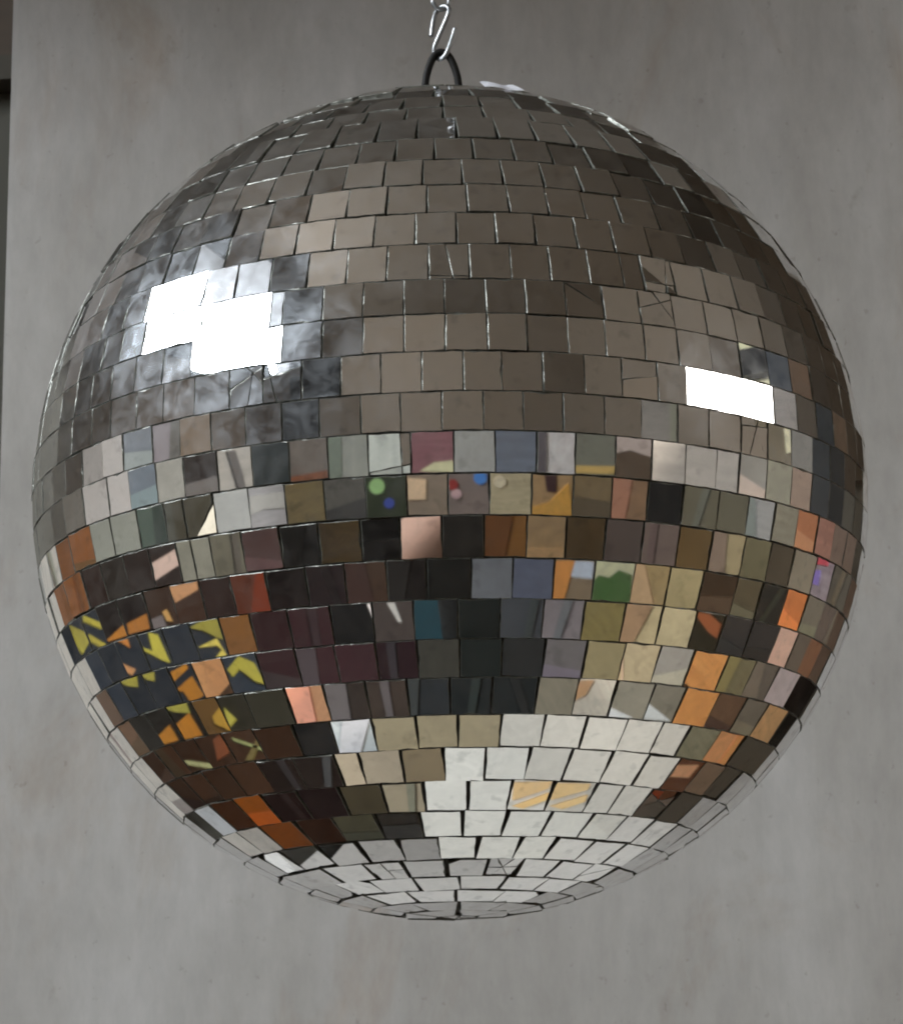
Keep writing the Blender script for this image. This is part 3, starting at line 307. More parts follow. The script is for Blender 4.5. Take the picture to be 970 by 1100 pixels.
["r11_618","standin_panel","grey stand-in panel mirrored in the twentieth tile from left,nineteenth row",[0.1512,0.1448,0.1098],[[0,2.799,2.716,[[-4.198,1.446],[-3.0454,1.5907],[-3.0519,2.2359],[-4.198,2.2993]]]],[[0,2.716,2.712,[[-3.6374,1.8765],[-3.496,1.8822],[-3.494,1.8651],[-3.6355,1.8604]],[0.4839,0.3132,0.0919]]]],
["r11_661","standin_board","khaki stand-in board mirrored in the twenty-first tile from left,nineteenth row",[0.0752,0.0498,0.032],[[0,2.799,2.78,[[-3.0476,2.2432],[-3.0409,1.5827],[-2.2151,1.6758],[-2.2178,2.2154]]]],[[0,2.78,2.776,[[-2.6626,1.9398],[-2.5683,1.9434],[-2.563,1.9027],[-2.6191,1.912],[-2.6593,1.9031]],[0.385,0.2986,0.2526]]]],
["cream","standin_sheet","pale grey stand-in sheet mirrored in the twenty-third tile from left,nineteenth row",[0.2141,0.192,0.1678],[[0,2.799,2.716,[[-2.1169,2.2133],[-2.1142,1.6861],[-1.5146,1.7541],[-1.5138,2.2043]]],[0,2.799,2.7152,[[-1.4715,1.7563],[-0.9679,1.8147],[-0.9631,2.2095],[-1.4706,2.2063]]],[0,2.799,2.7144,[[-0.938,1.8156],[-0.5937,1.8569],[-0.5854,2.2197],[-0.9332,2.2102]]]],[]],
["r11_794","standin_panel","grey stand-in panel mirrored in the twenty-fifth tile from left,nineteenth row",[0.1662,0.1501,0.1271],[[0,2.799,2.712,[[-0.5623,1.859],[-0.1335,1.9131],[-0.1196,2.2433],[-0.5541,2.2215]]]],[[0,2.712,2.708,[[-0.3378,2.0038],[-0.288,2.0018],[-0.29,2.0199],[-0.3424,2.0417]],[0.2904,0.2145,0.161]]]],
["r11_823","standin_board","beige stand-in board mirrored in the twenty-sixth tile from left,nineteenth row",[0.2029,0.1847,0.1362],[[0,2.799,2.768,[[-0.0997,1.918],[0.3581,1.9804],[0.3808,2.2918],[-0.0855,2.255]]]],[]],
["r11_850","standin_sheet","beige stand-in sheet mirrored in the twenty-seventh tile from left,nineteenth row",[0.2553,0.1837,0.1392],[[0,2.799,2.764,[[0.3905,1.9846],[0.8361,2.0511],[0.8705,2.345],[0.4132,2.2955]]]],[]],
["rim","standin_panel","pale grey stand-in panel mirrored in the third tile from left,twenty-fourth row",[0.7882,0.7365,0.6541],[[1,1.599,1.5,[[-0.717,2.1646],[-0.5826,2.1825],[-0.4714,2.2154],[-0.4244,2.2626],[-0.6,2.2481],[-0.676,2.2332]]],[1,1.599,1.4992,[[-1.0126,2.1121],[-0.7339,2.1621],[-0.693,2.2307],[-0.977,2.2067]]],[1,1.599,1.4984,[[-1.3734,2.0553],[-1.0361,2.1093],[-1.0004,2.2039],[-1.3431,2.184]]],[1,1.599,1.4976,[[-1.84,1.9881],[-1.3991,2.0529],[-1.3688,2.1815],[-1.8169,2.1645]]],[1,1.599,1.4968,[[-0.6996,2.0962],[-0.5614,2.1294],[-0.4597,2.1704],[-0.4184,2.2226],[-0.5845,2.1939],[-0.6693,2.1692]]],[1,1.599,1.496,[[-0.9892,2.014],[-0.7179,2.0915],[-0.6876,2.1645],[-0.9704,2.1127]]],[1,1.599,1.4952,[[-1.3389,1.9203],[-1.0115,2.0092],[-0.9927,2.1077],[-1.3349,2.0524]]],[1,1.599,1.4944,[[-0.8097,1.9802],[-0.6554,2.0401],[-0.566,2.0781],[-0.5402,2.1398],[-0.6852,2.0988],[-0.7992,2.0621]]],[1,1.599,1.4936,[[-1.1223,1.9701],[-1.1138,1.8629],[-0.831,1.9724],[-0.8206,2.0542]]],[1,1.599,1.4928,[[-0.8576,1.9557],[-0.8494,1.8697],[-0.6127,1.9907],[-0.6003,2.0583]]],[1,1.599,1.492,[[-0.5943,1.9989],[-0.4733,2.0513],[-0.3806,2.1123],[-0.3499,2.1651],[-0.5046,2.108],[-0.5819,2.0665]]],[1,1.599,1.4912,[[-1.1788,1.83],[-1.1437,1.7212],[-0.8674,1.8612],[-0.8756,1.9471]]],[1,1.599,1.4904,[[-1.5889,1.6702],[-1.5125,1.5324],[-1.1689,1.7097],[-1.204,1.8185]]],[1,1.599,1.4896,[[-0.9209,1.8267],[-0.8894,1.7388],[-0.6596,1.8852],[-0.6641,1.9574]]],[1,1.599,1.4888,[[-0.6463,1.9671],[-0.6418,1.8949],[-0.5186,1.9671],[-0.4362,2.0276],[-0.4182,2.087],[-0.556,2.0194]]],[1,1.599,1.488,[[-1.2474,1.6588],[-1.1783,1.5522],[-0.9081,1.7273],[-0.9397,1.8152]]],[1,1.599,1.4872,[[-0.6421,1.8894],[-0.6243,1.8179],[-0.5086,1.9037],[-0.4312,1.9695],[-0.422,2.0317],[-0.5507,1.9524]]],[1,1.599,1.4864,[[-0.9066,1.7195],[-0.8557,1.6369],[-0.6409,1.806],[-0.6587,1.8775]]],[1,1.599,1.4856,[[-1.2217,1.5133],[-1.1243,1.4195],[-0.8741,1.6237],[-0.925,1.7063]]],[1,1.599,1.4848,[[-0.6211,1.8143],[-0.5933,1.7512],[-0.5029,1.8332],[-0.4159,1.9173],[-0.4152,1.9761],[-0.5463,1.8745]]],[1,1.599,1.484,[[-0.8663,1.6198],[-0.8032,1.5521],[-0.6078,1.7385],[-0.6356,1.8017]]],[1,1.599,1.4832,[[-1.1556,1.3809],[-1.0433,1.312],[-0.8198,1.537],[-0.8829,1.6047]]],[1,1.599,1.4824,[[-0.5816,1.7555],[-0.5414,1.6935],[-0.4453,1.7976],[-0.3816,1.8743],[-0.3877,1.9372],[-0.4953,1.8365]]],[1,1.599,1.4816,[[-0.8106,1.5357],[-0.7281,1.4764],[-0.5549,1.6794],[-0.5951,1.7413]]],[1,1.599,1.4808,[[-1.0759,1.2644],[-0.9352,1.2158],[-0.7429,1.4597],[-0.8254,1.5189]]],[1,1.599,1.48,[[-0.6974,1.5033],[-0.611,1.4581],[-0.4612,1.6727],[-0.5027,1.7291]]],[1,1.599,1.4792,[[-0.4898,1.7448],[-0.4483,1.6883],[-0.3661,1.7912],[-0.3074,1.8814],[-0.3117,1.9463],[-0.4197,1.8267]]],[1,1.599,1.4784,[[-0.5291,1.5668],[-0.4611,1.5301],[-0.3355,1.7439],[-0.3624,1.7983]]],[1,1.599,1.4776,[[-0.7189,1.2775],[-0.6,1.2686],[-0.4724,1.5122],[-0.5403,1.5489]]],[1,1.599,1.4768,[[-0.9204,0.9142],[-0.7346,0.9578],[-0.611,1.2486],[-0.7298,1.2576]]],[1,1.599,1.476,[[-1.1304,0.4222],[-0.8547,0.5709],[-0.7464,0.9292],[-0.9321,0.8856]]]],[[1,1.5,1.496,[[-0.5836,2.188],[-0.5842,2.1896],[-0.5975,2.2431],[-0.5967,2.241]],[0.4124,0.4731,0.3267]],[1,1.4992,1.4952,[[-0.8242,2.1494],[-0.8272,2.1527],[-0.8412,2.2074],[-0.8371,2.2027]],[0.3974,0.3937,0.371]],[1,1.5,1.496,[[-0.5912,2.1994],[-0.6037,2.2063],[-0.6079,2.2231],[-0.5978,2.2265]],[0.6005,0.6208,0.4687]],[1,1.4976,1.4936,[[-1.537,2.0773],[-1.5407,2.0783],[-1.5548,2.1392],[-1.5502,2.1376]],[0.4425,0.4451,0.3402]],[1,1.4936,1.4896,[[-0.9703,1.9636],[-0.9772,1.9723],[-0.9843,1.9842],[-0.9753,1.972]],[0.3978,0.3806,0.3434]],[1,1.4968,1.4928,[[-0.5712,2.1443],[-0.5841,2.1485],[-0.5916,2.1704],[-0.5794,2.1685]],[0.5023,0.6226,0.5099]],[1,1.492,1.488,[[-0.4742,2.0538],[-0.4749,2.055],[-0.5019,2.1045],[-0.5008,2.1028]],[0.88,0.8247,0.7281]],[1,1.4888,1.4848,[[-0.5183,1.968],[-0.5248,1.9737],[-0.5367,1.9916],[-0.5311,1.9874]],[0.88,0.7137,0.6607]],[1,1.4888,1.4848,[[-0.5235,1.9731],[-0.5323,1.9741],[-0.5386,1.9834],[-0.5313,1.9849]],[0.88,0.709,0.7185]],[1,1.4872,1.4832,[[-0.5122,1.9068],[-0.5132,1.9074],[-0.5471,1.9501],[-0.5457,1.9492]],[0.6095,0.5869,0.4238]],[1,1.4864,1.4824,[[-0.7526,1.7368],[-0.7539,1.7366],[-0.7898,1.78],[-0.7879,1.7802]],[0.465,0.3462,0.3332]],[1,1.4872,1.4832,[[-0.5209,1.9078],[-0.5309,1.9007],[-0.5375,1.9087],[-0.5297,1.9188]],[0.4852,0.4724,0.3217]],[1,1.4848,1.4808,[[-0.5028,1.8341],[-0.5097,1.8367],[-0.5242,1.8522],[-0.5211,1.8538]],[0.88,0.8706,0.8092]],[1,1.4848,1.4808,[[-0.5085,1.8368],[-0.516,1.8333],[-0.5271,1.8449],[-0.5157,1.8444]],[0.4519,0.4024,0.3705]],[1,1.4824,1.4784,[[-0.451,1.8003],[-0.4571,1.795],[-0.4772,1.8119],[-0.4695,1.8164]],[0.8599,0.88,0.7015]],[1,1.4808,1.4768,[[-0.8526,1.364],[-0.8591,1.3504],[-0.8814,1.3662],[-0.8762,1.3819]],[0.4039,0.3523,0.3214]],[1,1.4784,1.4744,[[-0.3987,1.6442],[-0.4003,1.6433],[-0.4444,1.67],[-0.4422,1.6709]],[0.88,0.7678,0.7192]],[1,1.4768,1.4728,[[-0.7191,1.1205],[-0.7206,1.108],[-0.7327,1.1135],[-0.7421,1.132]],[0.88,0.7724,0.7126]]]],
["ob","standin_board","brown stand-in board mirrored in the fourth tile from left,twenty-first row",[0.2776,0.1061,0.0302],[[1,1.599,1.496,[[-2.5192,1.8947],[-1.8824,1.9836],[-1.8593,2.1599],[-2.5091,2.145]]],[0,-2.599,-2.5302,[[0.8201,2.0283],[0.8319,1.764],[1.4593,1.887],[1.4663,2.1369]]],[1,1.599,1.4944,[[-1.8119,1.9794],[-1.7931,1.8007],[-1.3672,1.9137],[-1.3632,2.0457]]],[1,1.599,1.4936,[[-2.598,1.5605],[-1.8396,1.7916],[-1.8583,1.9702],[-2.598,1.8405]]]],[[0,-2.5302,-2.5262,[[1.1365,1.8995],[1.0872,1.9001],[1.0835,1.9148],[1.1315,1.9206]],[0.1665,0.0818,0.0184]],[1,1.4936,1.4896,[[-2.2263,1.7679],[-2.2352,1.7672],[-2.2788,1.8373],[-2.2673,1.8377]],[0.1893,0.0722,0.02]],[1,1.4944,1.4904,[[-1.5439,1.9029],[-1.5551,1.9036],[-1.5832,1.965],[-1.5688,1.9634]],[0.341,0.1254,0.0371]]]],
["greenwall","standin_sheet","pale grey stand-in sheet mirrored in the eighth tile from left,twentieth row",[0.2823,0.3091,0.2868],[[0,-2.599,-2.52,[[0.3681,1.9609],[0.3884,1.6814],[0.79,1.7592],[0.7782,2.0223]]],[0,-2.599,-2.5192,[[-0.1044,1.8953],[-0.0766,1.5902],[0.359,1.6762],[0.3387,1.9557]]]],[]],
["r12_149","standin_panel","charcoal stand-in panel mirrored in the ninth tile from left,twentieth row",[0.026,0.0408,0.0353],[[0,-2.599,-2.551,[[-0.5466,1.836],[-0.5123,1.4952],[-0.1071,1.5789],[-0.1352,1.8878]]]],[[0,-2.551,-2.547,[[-0.2751,1.6451],[-0.2976,1.6426],[-0.3155,1.7122],[-0.2873,1.7148]],[0.0376,0.0691,0.0555]]]],
["r12_178","standin_board","charcoal stand-in board mirrored in the tenth tile from left,twentieth row",[0.0417,0.0385,0.0262],[[0,-2.599,-2.512,[[-0.839,1.8019],[-0.8012,1.441],[-0.5349,1.4987],[-0.5687,1.8343]]]],[[0,-2.512,-2.508,[[-0.6777,1.6079],[-0.6917,1.6062],[-0.7031,1.6774],[-0.6886,1.6788]],[0.0232,0.0266,0.0174]]]],
["r12_198","standin_sheet","grey stand-in sheet mirrored in the eleventh tile from left,twentieth row",[0.88,0.8524,0.7223],[[0,-2.599,-2.528,[[-1.3289,1.7441],[-1.284,1.3305],[-0.8297,1.4345],[-0.8677,1.7977]]]],[]],
["r12_231","standin_panel","pale grey stand-in panel mirrored in the twelfth tile from left,twentieth row",[0.3176,0.3429,0.354],[[0,-2.599,-2.554,[[-1.9677,1.6673],[-1.9129,1.1743],[-1.3384,1.3156],[-1.3838,1.7336]]]],[[0,-2.554,-2.55,[[-1.6565,1.4774],[-1.657,1.4773],[-1.6569,1.4769]],[0.0142,0.0127,0.0048]]]],
["r12_268","standin_board","pale grey stand-in board mirrored in the thirteenth tile from left,twentieth row",[0.4579,0.476,0.523],[[0,-2.599,-2.52,[[-2.7464,1.5774],[-2.679,0.9798],[-1.9359,1.1761],[-1.99,1.6626]]]],[[0,-2.52,-2.516,[[-2.277,1.3786],[-2.3567,1.3664],[-2.3546,1.3368],[-2.3079,1.3473],[-2.2708,1.346]],[0.5699,0.6021,0.6129]]]],
["r12_307","standin_sheet","khaki stand-in sheet mirrored in the fourteenth tile from left,twentieth row",[0.88,0.6837,0.3745],[[0,-2.599,-2.516,[[-3.963,1.4355],[-3.874,0.6509],[-2.7443,0.969],[-2.8115,1.5656]]]],[]],
["r12_349","standin_panel","charcoal stand-in panel mirrored in the fifteenth tile from left,twentieth row",[0.2778,0.2715,0.2483],[[1,-4.199,-4.18,[[-2.598,0.5578],[-1.6954,0.6266],[-1.6596,1.415],[-2.5863,1.4083]]]],[[1,-4.18,-4.176,[[-2.1414,0.9896],[-2.016,0.9954],[-2.0118,1.0548],[-2.1399,1.0192]],[0.143,0.145,0.1467]]]],
["r12_393","standin_board","charcoal stand-in board mirrored in the sixteenth tile from left,twentieth row",[0.0412,0.0526,0.0277],[[1,-4.199,-4.176,[[-1.629,0.6231],[-0.8408,0.6587],[-0.8239,1.4144],[-1.5933,1.4107]]]],[[1,-4.176,-4.172,[[-1.1519,1.0042],[-1.1551,0.9955],[-1.1621,0.9892],[-1.1712,0.987],[-1.1799,0.9896],[-1.1858,0.9961],[-1.1875,1.005],[-1.1844,1.0137],[-1.1773,1.02],[-1.1682,1.0222],[-1.1595,1.0196],[-1.1536,1.0131]],[0.4608,0.7583,0.2969]],[1,-4.176,-4.172,[[-1.1339,0.9666],[-1.1359,0.9609],[-1.1405,0.9567],[-1.1464,0.9553],[-1.1521,0.957],[-1.156,0.9613],[-1.1571,0.9671],[-1.1551,0.9728],[-1.1505,0.9769],[-1.1445,0.9783],[-1.1389,0.9767],[-1.135,0.9724]],[0.0437,0.0813,0.4297]]]],
["r12_437","standin_sheet","khaki stand-in sheet mirrored in the seventeenth tile from left,twentieth row",[0.2724,0.2091,0.1522],[[1,-4.199,-4.132,[[-0.7807,0.6805],[-0.0608,0.6922],[-0.0601,1.4293],[-0.764,1.4281]]]],[[1,-4.132,-4.128,[[-0.4523,1.1455],[-0.4117,1.1408],[-0.4146,1.0994],[-0.4543,1.0989]],[0.88,0.6168,0.3837]]]],
["r12_481","standin_panel","grey stand-in panel mirrored in the eighteenth tile from left,twentieth row",[0.2217,0.1724,0.1497],[[1,-4.199,-4.143,[[-0.0059,0.6876],[0.7128,0.6779],[0.6976,1.4257],[-0.0052,1.4268]]]],[[1,-4.143,-4.139,[[0.3522,1.1086],[0.3506,1.1028],[0.3464,1.0986],[0.3407,1.0971],[0.335,1.0988],[0.3307,1.1031],[0.3292,1.1089],[0.3307,1.1148],[0.3349,1.119],[0.3406,1.1204],[0.3464,1.1188],[0.3506,1.1145]],[0.32,0.0347,0.0304]],[1,-4.143,-4.139,[[0.3592,1.089],[0.3578,1.0835],[0.3538,1.0796],[0.3484,1.0782],[0.343,1.0797],[0.339,1.0838],[0.3375,1.0894],[0.339,1.0949],[0.3429,1.0988],[0.3483,1.1002],[0.3538,1.0987],[0.3578,1.0946]],[0.6122,0.3986,0.3974]],[1,-4.143,-4.139,[[0.4121,1.1226],[0.4103,1.1155],[0.4051,1.1104],[0.3981,1.1086],[0.3911,1.1106],[0.3859,1.1159],[0.384,1.123],[0.3859,1.1301],[0.391,1.1353],[0.398,1.1371],[0.405,1.1351],[0.4102,1.1298]],[0.0736,0.2516,0.6565]]]],
["r12_525","standin_board","khaki stand-in board mirrored in the nineteenth tile from left,twentieth row",[0.5325,0.4505,0.2856],[[1,-4.199,-4.164,[[0.7528,1.4189],[0.7681,0.6672],[1.5701,0.6327],[1.5358,1.4153]]]],[[1,-4.164,-4.16,[[1.1009,1.052],[1.0994,1.0453],[1.0946,1.0405],[1.0879,1.0388],[1.0811,1.0407],[1.0759,1.0456],[1.0738,1.0523],[1.0753,1.059],[1.0801,1.0638],[1.0868,1.0656],[1.0936,1.0637],[1.0988,1.0587]],[0.88,0.7645,0.5309]]]],
["r12_571","standin_sheet","khaki stand-in sheet mirrored in the twentieth tile from left,twentieth row",[0.5515,0.361,0.1825],[[1,-4.199,-4.135,[[1.5942,1.415],[1.6283,0.6381],[2.5547,0.5727],[2.4955,1.4086]]]],[[1,-4.135,-4.131,[[2.0497,0.9491],[2.0928,0.9614],[2.1353,1.0038],[2.1528,0.9283],[2.0509,0.9298]],[0.88,0.4708,0.1019]],[1,-4.135,-4.131,[[2.0723,1.0243],[2.1019,1.0241],[2.1062,0.9827],[2.0826,0.9844]],[0.0666,0.0252,0.0323]]]],
["r12_615","standin_panel","khaki stand-in panel mirrored in the twenty-first tile from left,twentieth row",[0.1805,0.1273,0.0662],[[0,2.799,2.696,[[-4.198,0.5289],[-3.0028,0.8813],[-3.0761,1.5316],[-4.198,1.3878]]]],[[0,2.696,2.692,[[-3.6498,1.0348],[-3.4866,1.0673],[-3.4917,1.1111],[-3.6579,1.089]],[0.0928,0.0695,0.0424]]]],
["r12_657","standin_board","khaki stand-in board mirrored in the twenty-second tile from left,twentieth row",[0.2096,0.1222,0.0685],[[0,2.799,2.78,[[-3.0904,1.5353],[-3.0148,0.8648],[-2.1801,1.0864],[-2.2408,1.6311]]]],[[0,2.78,2.776,[[-2.6291,1.2467],[-2.5838,1.2549],[-2.5815,1.3535],[-2.6435,1.3436]],[0.3442,0.1565,0.0945]]]],
["r12_696","standin_sheet","black stand-in sheet mirrored in the twenty-third tile from left,twentieth row",[0.0021,0.002,0.002],[[0,2.799,2.736,[[-2.1549,1.6451],[-2.0952,1.1091],[-1.4735,1.263],[-1.5229,1.7168]]]],[]],
["oli","standin_panel","charcoal stand-in panel mirrored in the twenty-fifth tile from left,twentieth row",[0.0665,0.0586,0.0386],[[0,2.799,2.762,[[-1.4915,1.7218],[-1.4417,1.2637],[-0.8715,1.3945],[-0.9126,1.7891]]],[0,2.799,2.7612,[[-0.8711,1.7978],[-0.8301,1.4034],[-0.3609,1.5035],[-0.3949,1.8559]]]],[[0,2.762,2.758,[[-1.1776,1.5022],[-1.1667,1.5038],[-1.1609,1.5852],[-1.1745,1.5835]],[0.0472,0.0465,0.0294]]]],
["r12_803","standin_board","grey stand-in board mirrored in the twenty-sixth tile from left,twentieth row",[0.2111,0.2012,0.1866],[[0,2.799,2.743,[[-0.3611,1.8575],[-0.3273,1.5075],[0.1079,1.5955],[0.081,1.9151]]]],[[0,2.743,2.739,[[-0.1355,1.6501],[-0.1128,1.6523],[-0.1376,1.7245],[-0.15,1.7236]],[0.1061,0.1164,0.0992]]]],
["r12_831","standin_sheet","khaki stand-in sheet mirrored in the twenty-seventh tile from left,twentieth row",[0.1707,0.1502,0.1088],[[0,2.799,2.704,[[0.1091,1.9209],[0.1356,1.6059],[0.5713,1.6911],[0.5529,1.9838]]]],[]],
["r12_855","standin_panel","brown stand-in panel mirrored in the twenty-eighth tile from left,twentieth row",[0.3764,0.1532,0.0742],[[0,2.799,2.75,[[0.6036,1.9944],[0.6222,1.6967],[1.1184,1.793],[1.1116,2.0739]]]],[[0,2.75,2.746,[[0.8691,1.8688],[0.9124,1.8692],[0.9074,1.8937],[0.8607,1.9073]],[0.4821,0.2224,0.1075]]]],
["r12_877","standin_board","brown stand-in board mirrored in the twenty-ninth tile from left,twentieth row",[0.4546,0.2329,0.1719],[[0,2.799,2.756,[[1.1507,2.0799],[1.1576,1.7984],[1.598,1.9092],[1.598,2.1804]]]],[]],
["ptan","standin_sheet","khaki stand-in sheet mirrored in the twenty-ninth tile from left,twenty-second row",[0.3527,0.2643,0.2151],[[1,1.599,1.52,[[1.7972,2.1662],[1.8221,1.9963],[2.4285,1.9112],[2.4154,2.1509]]],[1,1.599,1.5192,[[1.3246,2.1874],[1.3562,2.0633],[1.7825,1.9999],[1.7576,2.1698]]],[1,1.599,1.5184,[[0.9458,2.1209],[0.9671,2.0262],[1.2865,1.9389],[1.2792,2.0658]]],[1,1.599,1.5176,[[0.6429,2.1789],[0.6756,2.1092],[0.9438,2.0316],[0.9225,2.1263]]],[1,1.599,1.5168,[[0.3734,2.2384],[0.4173,2.1891],[0.5089,2.1486],[0.6565,2.1138],[0.6237,2.1835],[0.5304,2.2138]]],[1,1.599,1.516,[[1.0579,1.8914],[1.3902,1.7637],[1.4173,1.8954],[1.0604,1.9919]]],[1,1.599,1.5152,[[0.743,2.0829],[0.7584,2.0064],[1.0314,1.8998],[1.0338,2.0002]]],[1,1.599,1.5144,[[0.4697,2.1674],[0.5001,2.1101],[0.5959,2.0644],[0.7393,2.0125],[0.7239,2.089],[0.6249,2.1237]]],[1,1.599,1.5136,[[1.1061,1.7466],[1.4348,1.578],[1.5001,1.7099],[1.1341,1.8506]]],[1,1.599,1.5128,[[0.8106,1.8951],[1.079,1.7591],[1.107,1.8631],[0.8133,1.9771]]],[1,1.599,1.512,[[0.5404,2.088],[0.5577,2.0236],[0.6419,1.9785],[0.7905,1.9039],[0.7932,1.9859],[0.6771,2.0335]]]],[]],
["db1","standin_panel","dark olive stand-in panel mirrored in the sixth tile from left,twenty-first row",[0.0209,0.0072,0.0039],[[0,-2.599,-2.576,[[0.8034,1.7327],[0.8632,1.453],[1.366,1.5687],[1.3168,1.8329]]]],[]],
["r13_111","standin_board","charcoal stand-in board mirrored in the seventh tile from left,twenty-first row",[0.0157,0.0106,0.0074],[[0,-2.599,-2.512,[[0.2844,1.6406],[0.3506,1.3458],[0.7984,1.4563],[0.74,1.729]]]],[]],
["db2","standin_sheet","dark olive stand-in sheet mirrored in the ninth tile from left,twenty-first row",[0.0135,0.0053,0.0033],[[0,-2.599,-2.558,[[-0.1674,1.5446],[-0.0925,1.2151],[0.33,1.33],[0.2626,1.6302]]],[0,-2.599,-2.5572,[[-0.6126,1.4472],[-0.5297,1.081],[-0.1227,1.2046],[-0.1975,1.534]]]],[[0,-2.5572,-2.5532,[[-0.3349,1.3121],[-0.3762,1.3149],[-0.3707,1.2914],[-0.329,1.2865]],[0.6533,0.503,0.4528]]]],
["gy","standin_panel","grey stand-in panel mirrored in the eleventh tile from left,twenty-first row",[0.2114,0.2174,0.1847],[[0,-2.599,-2.539,[[-0.8387,1.4002],[-0.7519,1.0151],[-0.5498,1.0818],[-0.6321,1.4454]]],[0,-2.599,-2.5382,[[-1.1364,1.3317],[-1.0429,0.9144],[-0.7694,1.0104],[-0.8562,1.3953]]]],[]],
["r13_228","standin_board","grey stand-in board mirrored in the twelfth tile from left,twenty-first row",[0.1102,0.1071,0.081],[[0,-2.599,-2.52,[[-1.6614,1.2065],[-1.555,0.7264],[-1.0688,0.9123],[-1.1617,1.3266]]]],[[0,-2.52,-2.516,[[-1.384,0.9891],[-1.3938,0.9857],[-1.4159,1.0666],[-1.4036,1.0706]],[0.0672,0.0606,0.0495]]]],
["r13_261","standin_sheet","charcoal stand-in sheet mirrored in the thirteenth tile from left,twenty-first row",[0.0448,0.0234,0.0228],[[0,-2.599,-2.496,[[-2.4076,1.0159],[-2.2794,0.4311],[-1.5822,0.7267],[-1.6876,1.2022]]]],[[0,-2.496,-2.492,[[-1.8964,0.8567],[-1.9899,0.8229],[-1.9936,0.841],[-1.9027,0.8934]],[0.0697,0.0322,0.0348]]]],
["bk0","standin_panel","black stand-in panel mirrored in the fourteenth tile from left,twenty-first row",[0.0102,0.0062,0.0042],[[0,-2.599,-2.54,[[-3.553,0.6884],[-3.385,0.002],[-2.3771,0.3832],[-2.5076,0.9783]]]],[[0,-2.54,-2.536,[[-2.7647,0.5292],[-2.8227,0.5066],[-2.8712,0.5996],[-2.7816,0.6325]],[0.0063,0.0037,0.0025]]]],
["r13_343","standin_board","dark olive stand-in board mirrored in the fifteenth tile from left,twenty-first row",[0.4463,0.308,0.1272],[[1,-4.199,-4.136,[[-2.598,0.002],[-1.9513,0.002],[-1.8666,0.5605],[-2.598,0.4815]]]],[]],
["bk1","standin_sheet","black stand-in sheet mirrored in the sixteenth tile from left,twenty-first row",[0.0036,0.0022,0.002],[[1,-4.199,-4.132,[[-1.8853,0.002],[-1.0438,0.002],[-1.0013,0.6108],[-1.8007,0.5702]]]],[[1,-4.132,-4.128,[[-1.4819,0.1201],[-1.3694,0.1273],[-1.3652,0.1868],[-1.4794,0.1738]],[0.0048,0.0025,0.002]]]],
["r13_430","standin_panel","pinkish tan stand-in panel mirrored in the seventeenth tile from left,twenty-first row",[0.0394,0.0136,0.0087],[[1,-4.199,-4.168,[[-0.9941,0.002],[-0.2065,0.002],[-0.1992,0.6175],[-0.9513,0.6011]]]],[[1,-4.168,-4.164,[[-0.6473,0.1385],[-0.5393,0.1415],[-0.5376,0.1871],[-0.6466,0.1952]],[0.0588,0.0184,0.0124]]]],
["r13_475","standin_board","grey stand-in board mirrored in the eighteenth tile from left,twenty-first row",[0.88,0.8462,0.8296],[[1,-4.199,-4.164,[[-0.1542,0.002],[0.6374,0.002],[0.6096,0.6107],[-0.147,0.6175]]]],[[1,-4.164,-4.16,[[0.0971,0.1242],[0.1572,0.1236],[0.1673,0.2467],[0.0952,0.2473]],[0.8566,0.88,0.7905]]]],
["r13_520","standin_sheet","khaki stand-in sheet mirrored in the nineteenth tile from left,twenty-first row",[0.3566,0.164,0.0486],[[1,-4.199,-4.12,[[0.6631,0.6196],[0.6906,0.002],[1.5416,0.002],[1.4735,0.5872]]]],[[1,-4.12,-4.116,[[0.9527,0.0687],[1.0074,0.0659],[1.0241,0.1906],[0.946,0.1944]],[0.2426,0.0939,0.0289]]]],
["r13_566","standin_panel","khaki stand-in panel mirrored in the twentieth tile from left,twenty-first row",[0.6467,0.4317,0.2269],[[1,-4.199,-4.156,[[1.5523,0.5743],[1.6211,0.002],[2.5611,0.002],[2.4401,0.514]]]],[[1,-4.156,-4.152,[[1.8968,0.0396],[2.0174,0.029],[2.015,0.0657],[1.8937,0.0732]],[0.88,0.5566,0.2716]]]],
["r13_608","standin_board","dark olive stand-in board mirrored in the twenty-first tile from left,twenty-first row",[0.0985,0.0621,0.0287],[[0,2.799,2.78,[[-4.198,0.002],[-3.0302,0.0389],[-3.1873,0.7581],[-4.198,0.3607]]]],[]],
["dk9","standin_sheet","charcoal stand-in sheet mirrored in the twenty-third tile from left,twenty-first row",[0.0885,0.0645,0.0551],[[0,2.799,2.751,[[-3.0692,0.802],[-2.9138,0.0903],[-2.0636,0.4659],[-2.1896,1.0367]]],[0,2.799,2.7502,[[-2.1342,1.0597],[-2.0083,0.4891],[-1.3618,0.7475],[-1.4683,1.2248]]]],[[0,2.7502,2.7462,[[-1.7028,0.8839],[-1.6903,0.8881],[-1.707,0.9782],[-1.7228,0.9732]],[0.063,0.0394,0.0357]]]],
["r13_725","standin_panel","khaki stand-in panel mirrored in the twenty-fourth tile from left,twenty-first row",[0.0744,0.0444,0.0163],[[0,2.799,2.772,[[-1.4386,1.2301],[-1.3312,0.7491],[-0.8046,0.9371],[-0.8987,1.3542]]]],[]],
["r13_763","standin_board","khaki stand-in board mirrored in the twenty-fifth tile from left,twenty-first row",[0.214,0.168,0.093],[[0,2.799,2.743,[[-0.8501,1.3712],[-0.757,0.9585],[-0.246,1.1198],[-0.3284,1.4826]]]],[[0,2.743,2.739,[[-0.5583,1.2027],[-0.5249,1.2119],[-0.5501,1.2885],[-0.5768,1.2818]],[0.1345,0.0898,0.0598]]]],
